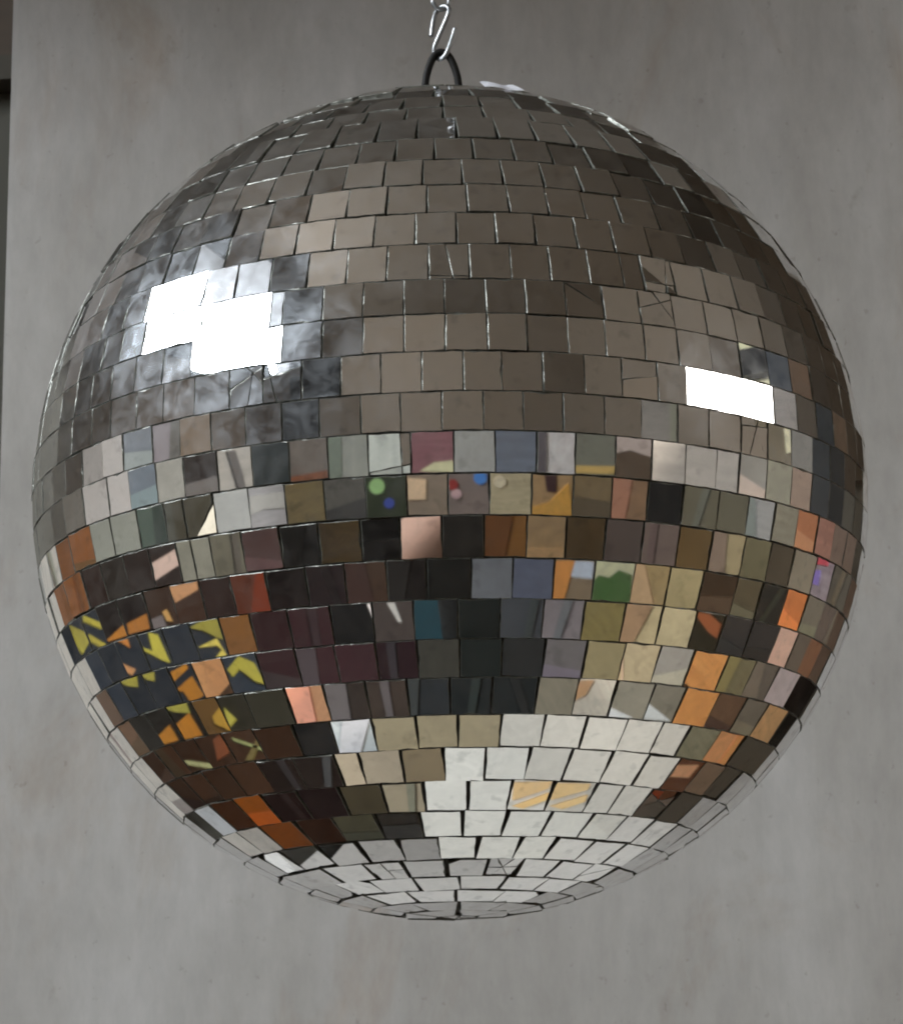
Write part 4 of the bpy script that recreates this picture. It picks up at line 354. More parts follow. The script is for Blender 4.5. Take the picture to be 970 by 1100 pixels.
["r13_798","standin_sheet","khaki stand-in sheet mirrored in the twenty-sixth tile from left,twenty-first row",[0.1002,0.0845,0.0461],[[0,2.799,2.704,[[-0.2913,1.4952],[-0.2101,1.1375],[0.2238,1.259],[0.1504,1.5842]]]],[]],
["r13_826","standin_panel","khaki stand-in panel mirrored in the twenty-seventh tile from left,twenty-first row",[0.0526,0.0395,0.0249],[[0,2.799,2.72,[[0.1856,1.5928],[0.2594,1.2657],[0.6991,1.3772],[0.6329,1.6801]]]],[]],
["r13_850","standin_board","khaki stand-in board mirrored in the twenty-eighth tile from left,twenty-first row",[0.2453,0.207,0.1491],[[0,2.799,2.731,[[0.6737,1.686],[0.7402,1.3819],[1.3251,1.5188],[1.2702,1.802]]]],[]],
["r13_874","standin_sheet","grey stand-in sheet mirrored in the twenty-ninth tile from left,twenty-first row",[0.44,0.387,0.4298],[[1,1.599,1.555,[[2.1538,1.7234],[2.798,1.4846],[2.798,1.8013],[2.1877,1.9346]]]],[[1,1.555,1.551,[[2.659,1.7712],[2.6175,1.7835],[2.6107,1.7674],[2.6525,1.7568]],[0.88,0.1436,0.1976]],[1,1.555,1.551,[[2.6426,1.7477],[2.6216,1.7545],[2.6053,1.7312],[2.628,1.7275]],[0.3984,0.3092,0.88]]]],
["r13_892","standin_panel","charcoal stand-in panel mirrored in the thirtieth tile from left,twenty-first row",[0.2427,0.2211,0.1832],[[1,1.599,1.566,[[1.3527,2.0621],[1.3604,1.932],[2.1054,1.7342],[2.1395,1.9467]]]],[[1,1.566,1.562,[[1.7397,1.8764],[1.733,1.8762],[1.749,1.9392],[1.7576,1.94]],[0.351,0.2922,0.206]]]],
["zz","chevron_rug","charcoal chevron rug mirrored in the eighth tile from left,twenty-third row",[0.0263,0.0357,0.0521],[[1,1.599,1.562,[[-1.5799,1.8614],[-1.5426,1.7154],[-1.1767,1.8562],[-1.1852,1.9673]]],[1,1.599,1.5612,[[-2.1555,1.7068],[-2.0685,1.5121],[-1.5767,1.7043],[-1.6139,1.8503]]],[1,1.599,1.5604,[[-2.598,1.1977],[-2.1134,1.4963],[-2.2004,1.6909],[-2.5532,1.4928],[-2.598,1.4644]]],[1,1.599,1.5596,[[-2.2455,1.4257],[-2.0896,1.2439],[-1.6055,1.5031],[-1.6846,1.6463]]],[0,-2.599,-2.5288,[[1.1834,1.2128],[1.3395,0.9384],[1.598,1.1014],[1.598,1.3579]]],[0,-2.599,-2.528,[[0.6293,1.0526],[0.7911,0.7525],[1.2995,0.9263],[1.1434,1.2006]]],[0,-2.599,-2.5272,[[0.1795,0.901],[0.3491,0.5711],[0.7586,0.7401],[0.5967,1.0401]]],[0,-2.599,-2.5264,[[-0.2771,0.724],[-0.0953,0.3541],[0.3156,0.5589],[0.146,0.8887]]],[0,-2.599,-2.5256,[[-0.7411,0.5116],[-0.5415,0.0898],[-0.126,0.3386],[-0.3077,0.7084]]],[1,1.599,1.5548,[[-2.355,1.0784],[-2.1075,0.9278],[-1.6313,1.2685],[-1.7646,1.4005]]],[0,-2.599,-2.524,[[1.0606,0.8216],[1.2873,0.5148],[1.598,0.7241],[1.598,1.0039]]],[0,-2.599,-2.5232,[[0.5148,0.6166],[0.7498,0.2739],[1.2483,0.5031],[1.0217,0.8098]]],[0,-2.599,-2.5224,[[0.095,0.4223],[0.3424,0.0421],[0.7159,0.2594],[0.481,0.6019]]]],[[1,1.5612,1.5572,[[-1.8413,1.7192],[-1.8531,1.6967],[-1.8492,1.6825],[-1.8201,1.6765],[-1.8214,1.6904]],[0.608,0.5501,0.0835]],[1,1.5604,1.5564,[[-2.4975,1.4962],[-2.5192,1.4663],[-2.5107,1.4578],[-2.488,1.4891]],[0.7103,0.6542,0.0991]],[1,1.5604,1.5564,[[-2.4737,1.4699],[-2.4895,1.435],[-2.4757,1.4389],[-2.4638,1.4608]],[0.6547,0.587,0.0896]],[0,-2.5272,-2.5232,[[0.4609,0.8319],[0.4529,0.8176],[0.471,0.7683],[0.4768,0.7817],[0.4868,0.8181],[0.4847,0.8198],[0.4778,0.8024]],[0.757,0.7176,0.1116]],[0,-2.528,-2.524,[[0.9291,1.0199],[0.9156,1.011],[0.9238,0.9976],[0.9263,1.0107]],[0.8792,0.3691,0.0915]],[0,-2.528,-2.524,[[0.9546,0.9858],[0.9466,0.9628],[0.9571,0.9591],[0.96,0.9735]],[0.88,0.4711,0.216]],[0,-2.5256,-2.5216,[[-0.4289,0.4339],[-0.4517,0.4275],[-0.4712,0.4116],[-0.4582,0.3761],[-0.4507,0.3921],[-0.4423,0.4147]],[0.3893,0.3646,0.0698]],[0,-2.5256,-2.5216,[[-0.4202,0.3952],[-0.4514,0.3847],[-0.4464,0.3484],[-0.4318,0.3596],[-0.4466,0.3625],[-0.4441,0.3763]],[0.88,0.7673,0.167]],[0,-2.524,-2.52,[[1.4527,0.7848],[1.4248,0.7696],[1.4415,0.7543],[1.4496,0.7693]],[0.6488,0.6135,0.1101]],[0,-2.5232,-2.5192,[[0.9069,0.6142],[0.8896,0.6008],[0.9008,0.5895],[0.9059,0.6]],[0.6206,0.5876,0.1091]],[0,-2.5224,-2.5184,[[0.4273,0.3902],[0.4008,0.3801],[0.4035,0.3731],[0.4357,0.3749]],[0.7093,0.3171,0.043]],[0,-2.5224,-2.5184,[[0.4458,0.3595],[0.4235,0.3578],[0.4112,0.3554],[0.4246,0.3147],[0.4481,0.3227],[0.44,0.3488]],[0.6014,0.2632,0.0374]]]],
["db3","standin_sheet","charcoal stand-in sheet mirrored in the seventh tile from left,twenty-second row",[0.0079,0.0031,0.0024],[[0,-2.599,-2.543,[[0.7036,1.4015],[0.8098,1.123],[1.3238,1.2646],[1.2247,1.5232]]],[0,-2.599,-2.5422,[[0.1783,1.2693],[0.292,0.9627],[0.7697,1.1145],[0.6635,1.3929]]]],[[0,-2.543,-2.539,[[1.0173,1.2942],[0.9773,1.2995],[0.9831,1.2813],[1.0141,1.2903]],[0.6882,0.2837,0.039]],[0,-2.5422,-2.5382,[[0.4415,1.184],[0.4078,1.1802],[0.4176,1.1583],[0.4487,1.1687]],[0.5427,0.2154,0.0294]]]],
["r14_158","standin_panel","dark olive stand-in panel mirrored in the eighth tile from left,twenty-second row",[0.0395,0.0198,0.0116],[[0,-2.599,-2.504,[[-0.2743,1.1529],[-0.1537,0.8178],[0.2532,0.9692],[0.1412,1.2712]]]],[[0,-2.504,-2.5,[[-0.0344,1.0847],[-0.0427,1.0848],[-0.0401,1.0634],[-0.0331,1.0696]],[0.6267,0.3803,0.1274]],[0,-2.504,-2.5,[[-0.0114,1.0846],[-0.0319,1.0806],[-0.0281,1.0615],[-0.0056,1.0711]],[0.1845,0.1664,0.1766]]]],
["r14_187","standin_board","dark olive stand-in board mirrored in the ninth tile from left,twenty-second row",[0.042,0.0187,0.0101],[[0,-2.599,-2.55,[[-0.74,0.9871],[-0.6052,0.6017],[-0.183,0.7847],[-0.3058,1.126]]]],[[0,-2.55,-2.546,[[-0.4427,0.9283],[-0.4849,0.9095],[-0.4793,0.8978],[-0.4391,0.9009]],[0.6138,0.3331,0.166]]]],
["r14_218","standin_sheet","dark olive stand-in sheet mirrored in the tenth tile from left,twenty-second row",[0.0156,0.0049,0.0033],[[0,-2.599,-2.516,[[-1.2291,0.8219],[-1.08,0.3842],[-0.6322,0.6082],[-0.7651,0.9885]]]],[]],
["r14_250","standin_panel","orange stand-in panel mirrored in the eleventh tile from left,twenty-second row",[0.1579,0.0254,0.007],[[0,-2.599,-2.555,[[-1.8949,0.5383],[-1.7173,0.0048],[-1.133,0.3388],[-1.2844,0.7833]]]],[[0,-2.555,-2.551,[[-1.4356,0.3982],[-1.4646,0.3813],[-1.5148,0.4525],[-1.4561,0.4849]],[0.0827,0.0175,0.0052]]]],
["bk2","standin_mat","black stand-in mat mirrored in the thirteenth tile from left,twenty-second row",[0.037,0.0202,0.0218],[[2,0.001,0.034,[[-2.598,-2.9655],[-1.9431,-2.0225],[-2.4786,-1.7279],[-2.598,-2.3466]]],[2,0.001,0.0348,[[-2.598,-2.9837],[-1.9141,-3.2462],[-1.4011,-2.2405],[-1.8947,-2.0412]]]],[[2,0.0348,0.0388,[[-1.7775,-2.4973],[-1.765,-2.5009],[-1.8761,-2.6407],[-1.8927,-2.636]],[0.0219,0.0108,0.0129]]]],
["r14_371","standin_pad","charcoal stand-in pad mirrored in the fourteenth tile from left,twenty-second row",[0.0849,0.0451,0.0272],[[2,0.001,0.028,[[-1.8811,-3.2718],[-1.1674,-3.4491],[-0.86,-2.398],[-1.3662,-2.2626]]]],[[2,0.028,0.032,[[-1.285,-2.6962],[-1.2304,-2.7067],[-1.3072,-2.8568],[-1.3518,-2.8482]],[0.0719,0.031,0.0233]]]],
["r14_416","standin_block","black stand-in block mirrored in the fifteenth tile from left,twenty-second row",[0.0122,0.0084,0.007],[[2,0.001,0.042,[[-1.1178,-3.4398],[-0.4527,-3.5251],[-0.3376,-2.462],[-0.8126,-2.3966]]]],[[2,0.042,0.046,[[-0.704,-2.8944],[-0.6712,-2.8976],[-0.6837,-3.0622],[-0.7413,-3.0565]],[0.015,0.0114,0.0099]]]],
["r14_458","standin_mat","charcoal stand-in mat mirrored in the sixteenth tile from left,twenty-second row",[0.5204,0.5403,0.4276],[[2,0.001,0.076,[[-0.4009,-3.4638],[0.3144,-3.4689],[0.2242,-2.4239],[-0.2879,-2.42]]]],[]],
["bg","standin_pad","grey stand-in pad mirrored in the seventeenth tile from left,twenty-second row",[0.1708,0.1758,0.1853],[[2,0.001,0.04,[[0.2755,-2.4556],[0.3674,-3.5211],[1.0641,-3.4398],[0.7732,-2.3933]]]],[]],
["bg2","standin_block","charcoal stand-in block mirrored in the eighteenth tile from left,twenty-second row",[0.1203,0.1322,0.1784],[[2,0.001,0.054,[[0.8058,-2.369],[1.0945,-3.4077],[1.7869,-3.2426],[1.2973,-2.2428]]]],[]],
["r14_595","standin_mat","khaki stand-in mat mirrored in the nineteenth tile from left,twenty-second row",[0.3059,0.2274,0.1467],[[2,0.001,0.02,[[1.3639,-2.2695],[1.8624,-3.2876],[2.5927,-3.0222],[1.8763,-2.0677]]]],[[2,0.02,0.024,[[1.7907,-2.6167],[1.8342,-2.6107],[1.7481,-2.5],[1.7252,-2.5046]],[0.88,0.3702,0.0998]],[2,0.02,0.024,[[1.8314,-2.6096],[1.8674,-2.5975],[1.8368,-2.55],[1.7995,-2.5657]],[0.7045,0.776,0.88]]]],
["r14_638","standin_pad","beige stand-in pad mirrored in the twentieth tile from left,twenty-second row",[0.88,0.7789,0.4802],[[2,0.001,0.064,[[1.8819,-2.0057],[2.5817,-2.938],[2.798,-2.5609],[2.4065,-1.7218]]]],[[2,0.064,0.068,[[2.4161,-2.2633],[2.4441,-2.2777],[2.4594,-2.265],[2.4989,-2.281],[2.5136,-2.2595],[2.4463,-2.1838],[2.3701,-2.2113]],[0.0951,0.1981,0.0624]]]],
["r14_680","standin_panel","khaki stand-in panel mirrored in the twenty-first tile from left,twenty-second row",[0.2475,0.1796,0.0888],[[0,2.799,2.732,[[-2.0689,0.4179],[-1.8766,0.002],[-1.2473,0.2029],[-1.4109,0.6838]]]],[[0,2.732,2.728,[[-1.6947,0.1672],[-1.6354,0.2027],[-1.6986,0.2727],[-1.7207,0.2602]],[0.37,0.2457,0.1389]]]],
["r14_717","standin_board","beige stand-in board mirrored in the twenty-second tile from left,twenty-second row",[0.2799,0.2251,0.118],[[0,2.799,2.708,[[-1.3561,0.718],[-1.1938,0.2414],[-0.6776,0.5012],[-0.821,0.9111]]]],[]],
["r14_752","standin_sheet","dark olive stand-in sheet mirrored in the twenty-third tile from left,twenty-second row",[0.0344,0.0189,0.0092],[[0,2.799,2.704,[[-0.7787,0.9287],[-0.6355,0.5193],[-0.1092,0.7448],[-0.2378,1.1002]]]],[[0,2.704,2.7,[[-0.4553,0.7651],[-0.3952,0.7937],[-0.4057,0.8323],[-0.4646,0.7954]],[0.0567,0.0297,0.0131]]]],
["r14_788","standin_panel","khaki stand-in panel mirrored in the twenty-fourth tile from left,twenty-second row",[0.0773,0.0587,0.0328],[[0,2.799,2.735,[[-0.2027,1.1049],[-0.0725,0.7455],[0.3467,0.8982],[0.2251,1.2248]]]],[[0,2.735,2.731,[[0.0622,0.9582],[0.1056,0.9756],[0.1005,0.9928],[0.0529,0.9872]],[0.1012,0.0856,0.0465]]]],
["r14_815","standin_board","charcoal stand-in board mirrored in the twenty-fifth tile from left,twenty-second row",[0.022,0.0187,0.014],[[0,2.799,2.746,[[0.2651,1.2332],[0.3872,0.9052],[0.8782,1.0595],[0.7637,1.3593]]]],[[0,2.746,2.742,[[0.6208,1.1175],[0.6276,1.1198],[0.6264,1.2039],[0.6177,1.2012]],[0.0314,0.0303,0.0173]]]],
["r14_841","standin_sheet","orange stand-in sheet mirrored in the twenty-sixth tile from left,twenty-second row",[0.5778,0.1938,0.0647],[[0,2.799,2.755,[[0.7976,1.3668],[0.9125,1.0661],[1.4407,1.2114],[1.3332,1.4919]]]],[[0,2.755,2.751,[[1.0548,1.2465],[1.0961,1.2569],[1.0896,1.2749],[1.0391,1.2871]],[0.88,0.2767,0.0787]]]],
["r14_862","standin_panel","khaki stand-in panel mirrored in the twenty-seventh tile from left,twenty-second row",[0.2449,0.2272,0.18],[[1,1.599,1.536,[[2.0359,1.521],[2.798,1.2014],[2.798,1.4663],[2.1167,1.7086]]]],[[1,1.536,1.532,[[2.3928,1.4615],[2.3389,1.478],[2.3546,1.501],[2.4072,1.4811]],[0.2691,0.2779,0.1918]]]],
["r14_880","standin_board","khaki stand-in board mirrored in the twenty-eighth tile from left,twenty-second row",[0.392,0.3266,0.2489],[[1,1.599,1.562,[[1.4571,1.7508],[2.0178,1.5325],[2.0997,1.7228],[1.4848,1.8858]]]],[[1,1.562,1.558,[[1.7517,1.7018],[1.7314,1.7052],[1.7581,1.765],[1.7854,1.7618]],[0.2664,0.2136,0.1798]]]],
["r15_240","standin_sheet","brown stand-in sheet mirrored in the eleventh tile from left,twenty-third row",[0.228,0.1071,0.035],[[0,-2.599,-2.508,[[-1.2353,0.2613],[-1.012,0.002],[-0.5699,0.0867],[-0.768,0.5055]]]],[]],
["maroon","standin_block","charcoal stand-in block mirrored in the twelfth tile from left,twenty-fourth row",[0.0219,0.0071,0.0091],[[2,0.001,0.046,[[-2.598,-1.406],[-2.2398,-1.7721],[-1.7441,-1.2222],[-2.1616,-0.9312]]],[2,0.001,0.0468,[[-2.2037,-1.7926],[-1.6326,-2.0702],[-1.2771,-1.4652],[-1.7082,-1.2429]]],[2,0.001,0.0476,[[-2.1737,-0.859],[-1.7268,-1.1769],[-1.3974,-0.7743],[-1.747,-0.5108]]],[2,0.001,0.0484,[[-1.6987,-1.1932],[-1.2736,-1.4158],[-1.0336,-0.9761],[-1.3694,-0.7908]]],[2,0.001,0.0492,[[-1.242,-1.4292],[-0.8244,-1.5777],[-0.6704,-1.1137],[-1.0021,-0.9897]]],[2,0.001,0.05,[[-0.7972,-1.5838],[-0.3836,-1.6664],[-0.3135,-1.189],[-0.6433,-1.1199]]]],[[2,0.0468,0.0508,[[-1.6574,-1.5844],[-1.6456,-1.5885],[-1.7182,-1.6812],[-1.7337,-1.6757]],[0.016,0.0049,0.0065]],[2,0.0476,0.0516,[[-1.7297,-0.7922],[-1.6632,-0.8239],[-1.677,-0.8355],[-1.7709,-0.8225]],[0.0113,0.003,0.0036]],[2,0.0484,0.0524,[[-1.3475,-1.0313],[-1.3188,-1.0416],[-1.3687,-1.1102],[-1.4067,-1.0966]],[0.016,0.0044,0.0061]],[2,0.05,0.054,[[-0.519,-1.3297],[-0.5094,-1.331],[-0.5293,-1.4057],[-0.5421,-1.4039]],[0.0151,0.0053,0.0086]]]],
["r15_356","standin_mat","black stand-in mat mirrored in the fourteenth tile from left,twenty-third row",[0.002,0.002,0.002],[[2,0.001,0.08,[[-1.5652,-2.0454],[-1.0395,-2.2193],[-0.8154,-1.5911],[-1.216,-1.4512]]]],[[2,0.08,0.084,[[-1.1088,-1.7804],[-1.1029,-1.7813],[-1.0822,-1.75],[-1.0871,-1.7519]],[0.88,0.805,0.7629]]]],
["r15_401","standin_pad","charcoal stand-in pad mirrored in the fifteenth tile from left,twenty-third row",[0.0787,0.0594,0.0509],[[2,0.001,0.044,[[-1.0274,-2.272],[-0.5143,-2.3693],[-0.4059,-1.7098],[-0.7989,-1.6314]]]],[[2,0.044,0.048,[[-0.6938,-1.9762],[-0.6822,-1.9771],[-0.6614,-1.9358],[-0.6677,-1.938]],[0.7243,0.6733,0.5954]]]],
["r15_445","standin_block","slate blue stand-in block mirrored in the sixteenth tile from left,twenty-third row",[0.0202,0.0563,0.0692],[[2,0.001,0.08,[[-0.4712,-2.334],[0.0581,-2.3612],[0.0416,-1.7092],[-0.3648,-1.6873]]]],[]],
["blk","standin_mat","black stand-in mat mirrored in the sixteenth tile from left,twenty-fourth row",[0.0137,0.0169,0.0146],[[2,0.001,0.064,[[0.0816,-1.7238],[0.0983,-2.3815],[0.6104,-2.3372],[0.4747,-1.6881]]],[2,0.001,0.0648,[[0.0769,-1.2036],[0.091,-1.6806],[0.506,-1.639],[0.4081,-1.1688]]]],[]],
["r15_537","standin_pad","charcoal stand-in pad mirrored in the eighteenth tile from left,twenty-third row",[0.1003,0.1075,0.118],[[2,0.001,0.038,[[0.5086,-1.6969],[0.6462,-2.3552],[1.1872,-2.2329],[0.9226,-1.5984]]]],[[2,0.038,0.042,[[0.7574,-1.8363],[0.7686,-1.8345],[0.8138,-1.93],[0.799,-1.9324]],[0.0786,0.0926,0.092]]]],
["r15_583","standin_block","grey stand-in block mirrored in the nineteenth tile from left,twenty-third row",[0.2356,0.2105,0.2197],[[2,0.001,0.042,[[0.9551,-1.5873],[1.2192,-2.2205],[1.745,-2.0256],[1.355,-1.4307]]]],[[2,0.042,0.046,[[1.2195,-1.7246],[1.2303,-1.7217],[1.3017,-1.8121],[1.2873,-1.8159]],[0.163,0.1726,0.1841]]]],
["r15_626","standin_mat","khaki stand-in mat mirrored in the twentieth tile from left,twenty-third row",[0.1788,0.1461,0.0591],[[2,0.001,0.061,[[1.378,-1.4001],[1.7641,-1.9889],[2.3196,-1.6975],[1.7961,-1.1671]]]],[]],
["tan","standin_pad","beige stand-in pad mirrored in the twenty-second tile from left,twenty-third row",[0.477,0.3944,0.2347],[[2,0.001,0.08,[[1.8128,-1.1365],[2.3309,-1.6614],[2.798,-1.2829],[2.2192,-0.8362]]],[0,2.799,2.6992,[[-1.17,0.2146],[-0.9373,0.002],[-0.4148,0.0621],[-0.6201,0.4897]]]],[[2,0.08,0.084,[[2.1643,-1.1796],[2.1915,-1.1661],[2.3228,-1.23],[2.2675,-1.2576]],[0.3639,0.2303,0.1354]]]],
["r15_744","standin_panel","charcoal stand-in panel mirrored in the twenty-third tile from left,twenty-third row",[0.0221,0.0178,0.0098],[[0,2.799,2.746,[[-0.5927,0.4868],[-0.3838,0.0519],[0.0563,0.2979],[-0.1361,0.6825]]]],[[0,2.746,2.742,[[-0.3019,0.4102],[-0.2795,0.426],[-0.2529,0.425],[-0.2438,0.3998],[-0.2614,0.3987]],[0.2654,0.0765,0.0241]]]],
["dk","standin_board","charcoal stand-in board mirrored in the twenty-fifth tile from left,twenty-third row",[0.0379,0.0329,0.0292],[[0,2.799,2.74,[[-0.1049,0.6986],[0.087,0.3148],[0.5509,0.5294],[0.3707,0.8727]]],[0,2.799,2.7392,[[0.4094,0.8877],[0.5895,0.5446],[1.1417,0.7522],[0.9698,1.0613]]]],[[0,2.74,2.736,[[0.1743,0.5359],[0.2196,0.5641],[0.2134,0.5812],[0.1586,0.576]],[0.0247,0.0247,0.0234]],[0,2.7392,2.7352,[[0.7287,0.7494],[0.7752,0.7733],[0.7624,0.8047],[0.7177,0.7743]],[0.0267,0.0227,0.0186]]]],
["r15_831","standin_sheet","pinkish tan stand-in sheet mirrored in the twenty-sixth tile from left,twenty-third row",[0.88,0.561,0.428],[[0,2.799,2.776,[[1.0276,1.0632],[1.2018,0.75],[1.598,0.9132],[1.5526,1.2051]]]],[]],
["r15_850","standin_panel","khaki stand-in panel mirrored in the twenty-seventh tile from left,twenty-third row",[0.1664,0.1411,0.1113],[[1,1.599,1.562,[[1.9827,1.3047],[2.4963,1.021],[2.731,1.2293],[2.1155,1.4767]]]],[]],
["r15_863","standin_board","khaki stand-in board mirrored in the twenty-eighth tile from left,twenty-third row",[0.3179,0.1593,0.0905],[[1,1.599,1.543,[[1.4861,1.561],[1.9286,1.3265],[2.06,1.4967],[1.5524,1.695]]]],[]],
["r16_114","standin_sheet","khaki stand-in sheet mirrored in the fourth tile from left,twenty-fourth row",[0.1699,0.1116,0.0781],[[1,1.599,1.504,[[-1.6859,1.4318],[-1.5562,1.3033],[-1.2153,1.5336],[-1.285,1.6411]]]],[]],
["r16_213","standin_panel","orange stand-in panel mirrored in the ninth tile from left,twenty-fourth row",[0.88,0.4184,0.195],[[0,-2.599,-2.55,[[-0.3795,0.1349],[-0.1068,0.002],[0.316,0.002],[0.0659,0.3851]]]],[]],
["r16_244","standin_mat","charcoal stand-in mat mirrored in the tenth tile from left,twenty-fourth row",[0.0319,0.0431,0.0609],[[2,0.001,0.054,[[-2.598,-0.4216],[-2.1951,-0.8307],[-1.7698,-0.4837],[-2.1129,-0.1468]]]],[[2,0.054,0.058,[[-2.1757,-0.4568],[-2.1756,-0.4849],[-2.1379,-0.4889],[-2.0828,-0.4693],[-2.1074,-0.4647],[-2.1565,-0.468],[-2.1568,-0.4526]],[0.4931,0.4532,0.0715]]]],
["r16_449","standin_pad","charcoal stand-in pad mirrored in the fifteenth tile from left,twenty-fourth row",[0.0525,0.0481,0.0372],[[2,0.001,0.045,[[-0.3577,-1.6733],[0.0614,-1.6941],[0.0471,-1.2119],[-0.2874,-1.1946]]]],[]],
["r16_539","standin_block","charcoal stand-in block mirrored in the seventeenth tile from left,twenty-fourth row",[0.0254,0.0255,0.0244],[[2,0.001,0.084,[[0.4307,-1.1516],[0.5276,-1.6169],[0.9467,-1.5101],[0.7645,-1.0625]]]],[]],
["r16_584","standin_mat","grey stand-in mat mirrored in the eighteenth tile from left,twenty-fourth row",[0.1139,0.1044,0.1051],[[2,0.001,0.028,[[0.8167,-1.0797],[1.0045,-1.5412],[1.4378,-1.3599],[1.1603,-0.9285]]]],[[2,0.028,0.032,[[1.0527,-1.1907],[1.1192,-1.1715],[1.1308,-1.1883],[1.0692,-1.2185]],[0.1329,0.1149,0.1431]]]],
["r16_627","standin_pad","khaki stand-in pad mirrored in the nineteenth tile from left,twenty-fourth row",[0.2309,0.1919,0.1044],[[2,0.001,0.092,[[1.145,-0.8898],[1.4132,-1.3064],[1.824,-1.0632],[1.4685,-0.6876]]]],[]],
["tan2","standin_block","beige stand-in block mirrored in the twentieth tile from left,twenty-fourth row",[0.4786,0.3882,0.2422],[[2,0.001,0.036,[[1.5415,-0.6827],[1.9079,-1.0699],[2.3363,-0.7358],[1.8752,-0.4062]]]],[[2,0.036,0.04,[[1.9603,-0.8832],[1.7814,-0.6878],[1.781,-0.6874]],[0.88,0.6315,0.492]]]],
["r16_705","standin_mat","pale grey stand-in mat mirrored in the twenty-first tile from left,twenty-fourth row",[0.4076,0.3782,0.3324],[[2,0.001,0.065,[[1.8745,-0.3757],[2.3285,-0.7002],[2.7765,-0.2569],[2.2178,-0.0118]]]],[[2,0.065,0.069,[[2.1473,-0.3381],[2.21,-0.2968],[2.2648,-0.3176],[2.1689,-0.3478]],[0.5686,0.5266,0.4078]]]],
["orange","standin_sheet","orange stand-in sheet mirrored in the twenty-first tile from left,twenty-fifth row",[0.88,0.3456,0.1113],[[0,2.799,2.746,[[-0.221,0.1073],[0.0636,0.002],[0.1404,0.002],[0.5944,0.0044],[0.3331,0.3938]]],[2,0.001,0.0548,[[1.8738,0.3225],[2.283,0.1066],[2.7344,0.7396],[2.2243,0.8551]]]],[]],
["r16_775","standin_panel","khaki stand-in panel mirrored in the twenty-third tile from left,twenty-fourth row",[0.1836,0.1615,0.0894],[[0,2.799,2.72,[[0.3726,0.4312],[0.6313,0.0454],[1.1678,0.3141],[0.9211,0.6559]]]],[[0,2.72,2.716,[[0.7757,0.3371],[0.793,0.351],[0.7536,0.4409],[0.7317,0.4243]],[0.272,0.2317,0.0957]]]],
["r16_804","standin_board","charcoal stand-in board mirrored in the twenty-fourth tile from left,twenty-fourth row",[0.1905,0.1608,0.1287],[[0,2.799,2.776,[[0.9838,0.6458],[1.2356,0.297],[1.598,0.534],[1.598,0.85]]]],[[0,2.776,2.772,[[1.3635,0.5293],[1.3936,0.5487],[1.3297,0.628],[1.3133,0.6181]],[0.2837,0.2352,0.1782]]]],
["r16_829","standin_sheet","pale grey stand-in sheet mirrored in the twenty-fifth tile from left,twenty-fourth row",[0.502,0.4449,0.4555],[[1,1.599,1.562,[[1.6656,1.2465],[2.3365,0.7597],[2.6487,0.9133],[1.8031,1.38]]]],[]],
["r16_850","standin_panel","dark olive stand-in panel mirrored in the twenty-eighth tile from left,twenty-fourth row",[0.0059,0.0022,0.002],[[1,1.599,1.508,[[1.2329,1.5225],[1.5786,1.2885],[1.7121,1.4181],[1.3048,1.6311]]],[1,1.599,1.5072,[[0.9293,1.7187],[1.2052,1.5396],[1.277,1.6482],[0.9625,1.8082]]],[1,1.599,1.5064,[[0.6757,1.8789],[0.9093,1.73],[0.9425,1.8195],[0.6812,1.9524]]],[1,1.599,1.5056,[[0.4316,2.0838],[0.449,2.0235],[0.5408,1.9576],[0.6577,1.8889],[0.6632,1.9623],[0.5788,2.0099]]]],[]],
["r17_137","standin_board","khaki stand-in board mirrored in the fourth tile from left,twenty-fifth row",[0.2104,0.1237,0.0761],[[1,1.599,1.504,[[-1.6429,1.2285],[-1.4695,1.127],[-1.1582,1.3974],[-1.2566,1.4921]]]],[[1,1.504,1.5,[[-1.3362,1.3011],[-1.3529,1.2839],[-1.3795,1.3078],[-1.3526,1.3169]],[0.1512,0.0945,0.0524]]]],
["zz2","chevron_rug","charcoal chevron rug mirrored in the sixth tile from left,twenty-fifth row",[0.0166,0.0159,0.0135],[[1,1.599,1.535,[[-2.2608,0.7871],[-1.9447,0.6966],[-1.5258,1.0905],[-1.7022,1.1937]]],[1,1.599,1.5342,[[-2.598,0.0298],[-1.9897,0.6571],[-2.3057,0.7475],[-2.5634,0.3841],[-2.598,0.03]]],[0,-2.599,-2.5334,[[0.6528,0.1786],[0.9879,0.002],[1.4524,0.0625],[1.1297,0.4121]]]],[[0,-2.5334,-2.5294,[[1.029,0.1959],[1.0021,0.1662],[1.0159,0.1472],[1.0254,0.1728]],[0.6243,0.6116,0.1316]],[1,1.5342,1.5302,[[-2.4462,0.4223],[-2.4973,0.3873],[-2.4636,0.3729],[-2.4288,0.4168]],[0.7654,0.3336,0.0468]],[0,-2.5334,-2.5294,[[1.0518,0.1548],[1.0173,0.1479],[1.0453,0.0972],[1.0723,0.1274]],[0.811,0.349,0.0511]]]],
["r17_214","standin_block","khaki stand-in block mirrored in the eighth tile from left,twenty-fifth row",[0.1766,0.0972,0.0311],[[2,0.001,0.084,[[-2.598,0.6534],[-2.3108,0.183],[-1.8939,0.3827],[-2.1528,0.7784]]]],[[2,0.084,0.088,[[-2.2009,0.426],[-2.201,0.4073],[-2.1458,0.418],[-2.1858,0.4302]],[0.6359,0.383,0.0599]]]],
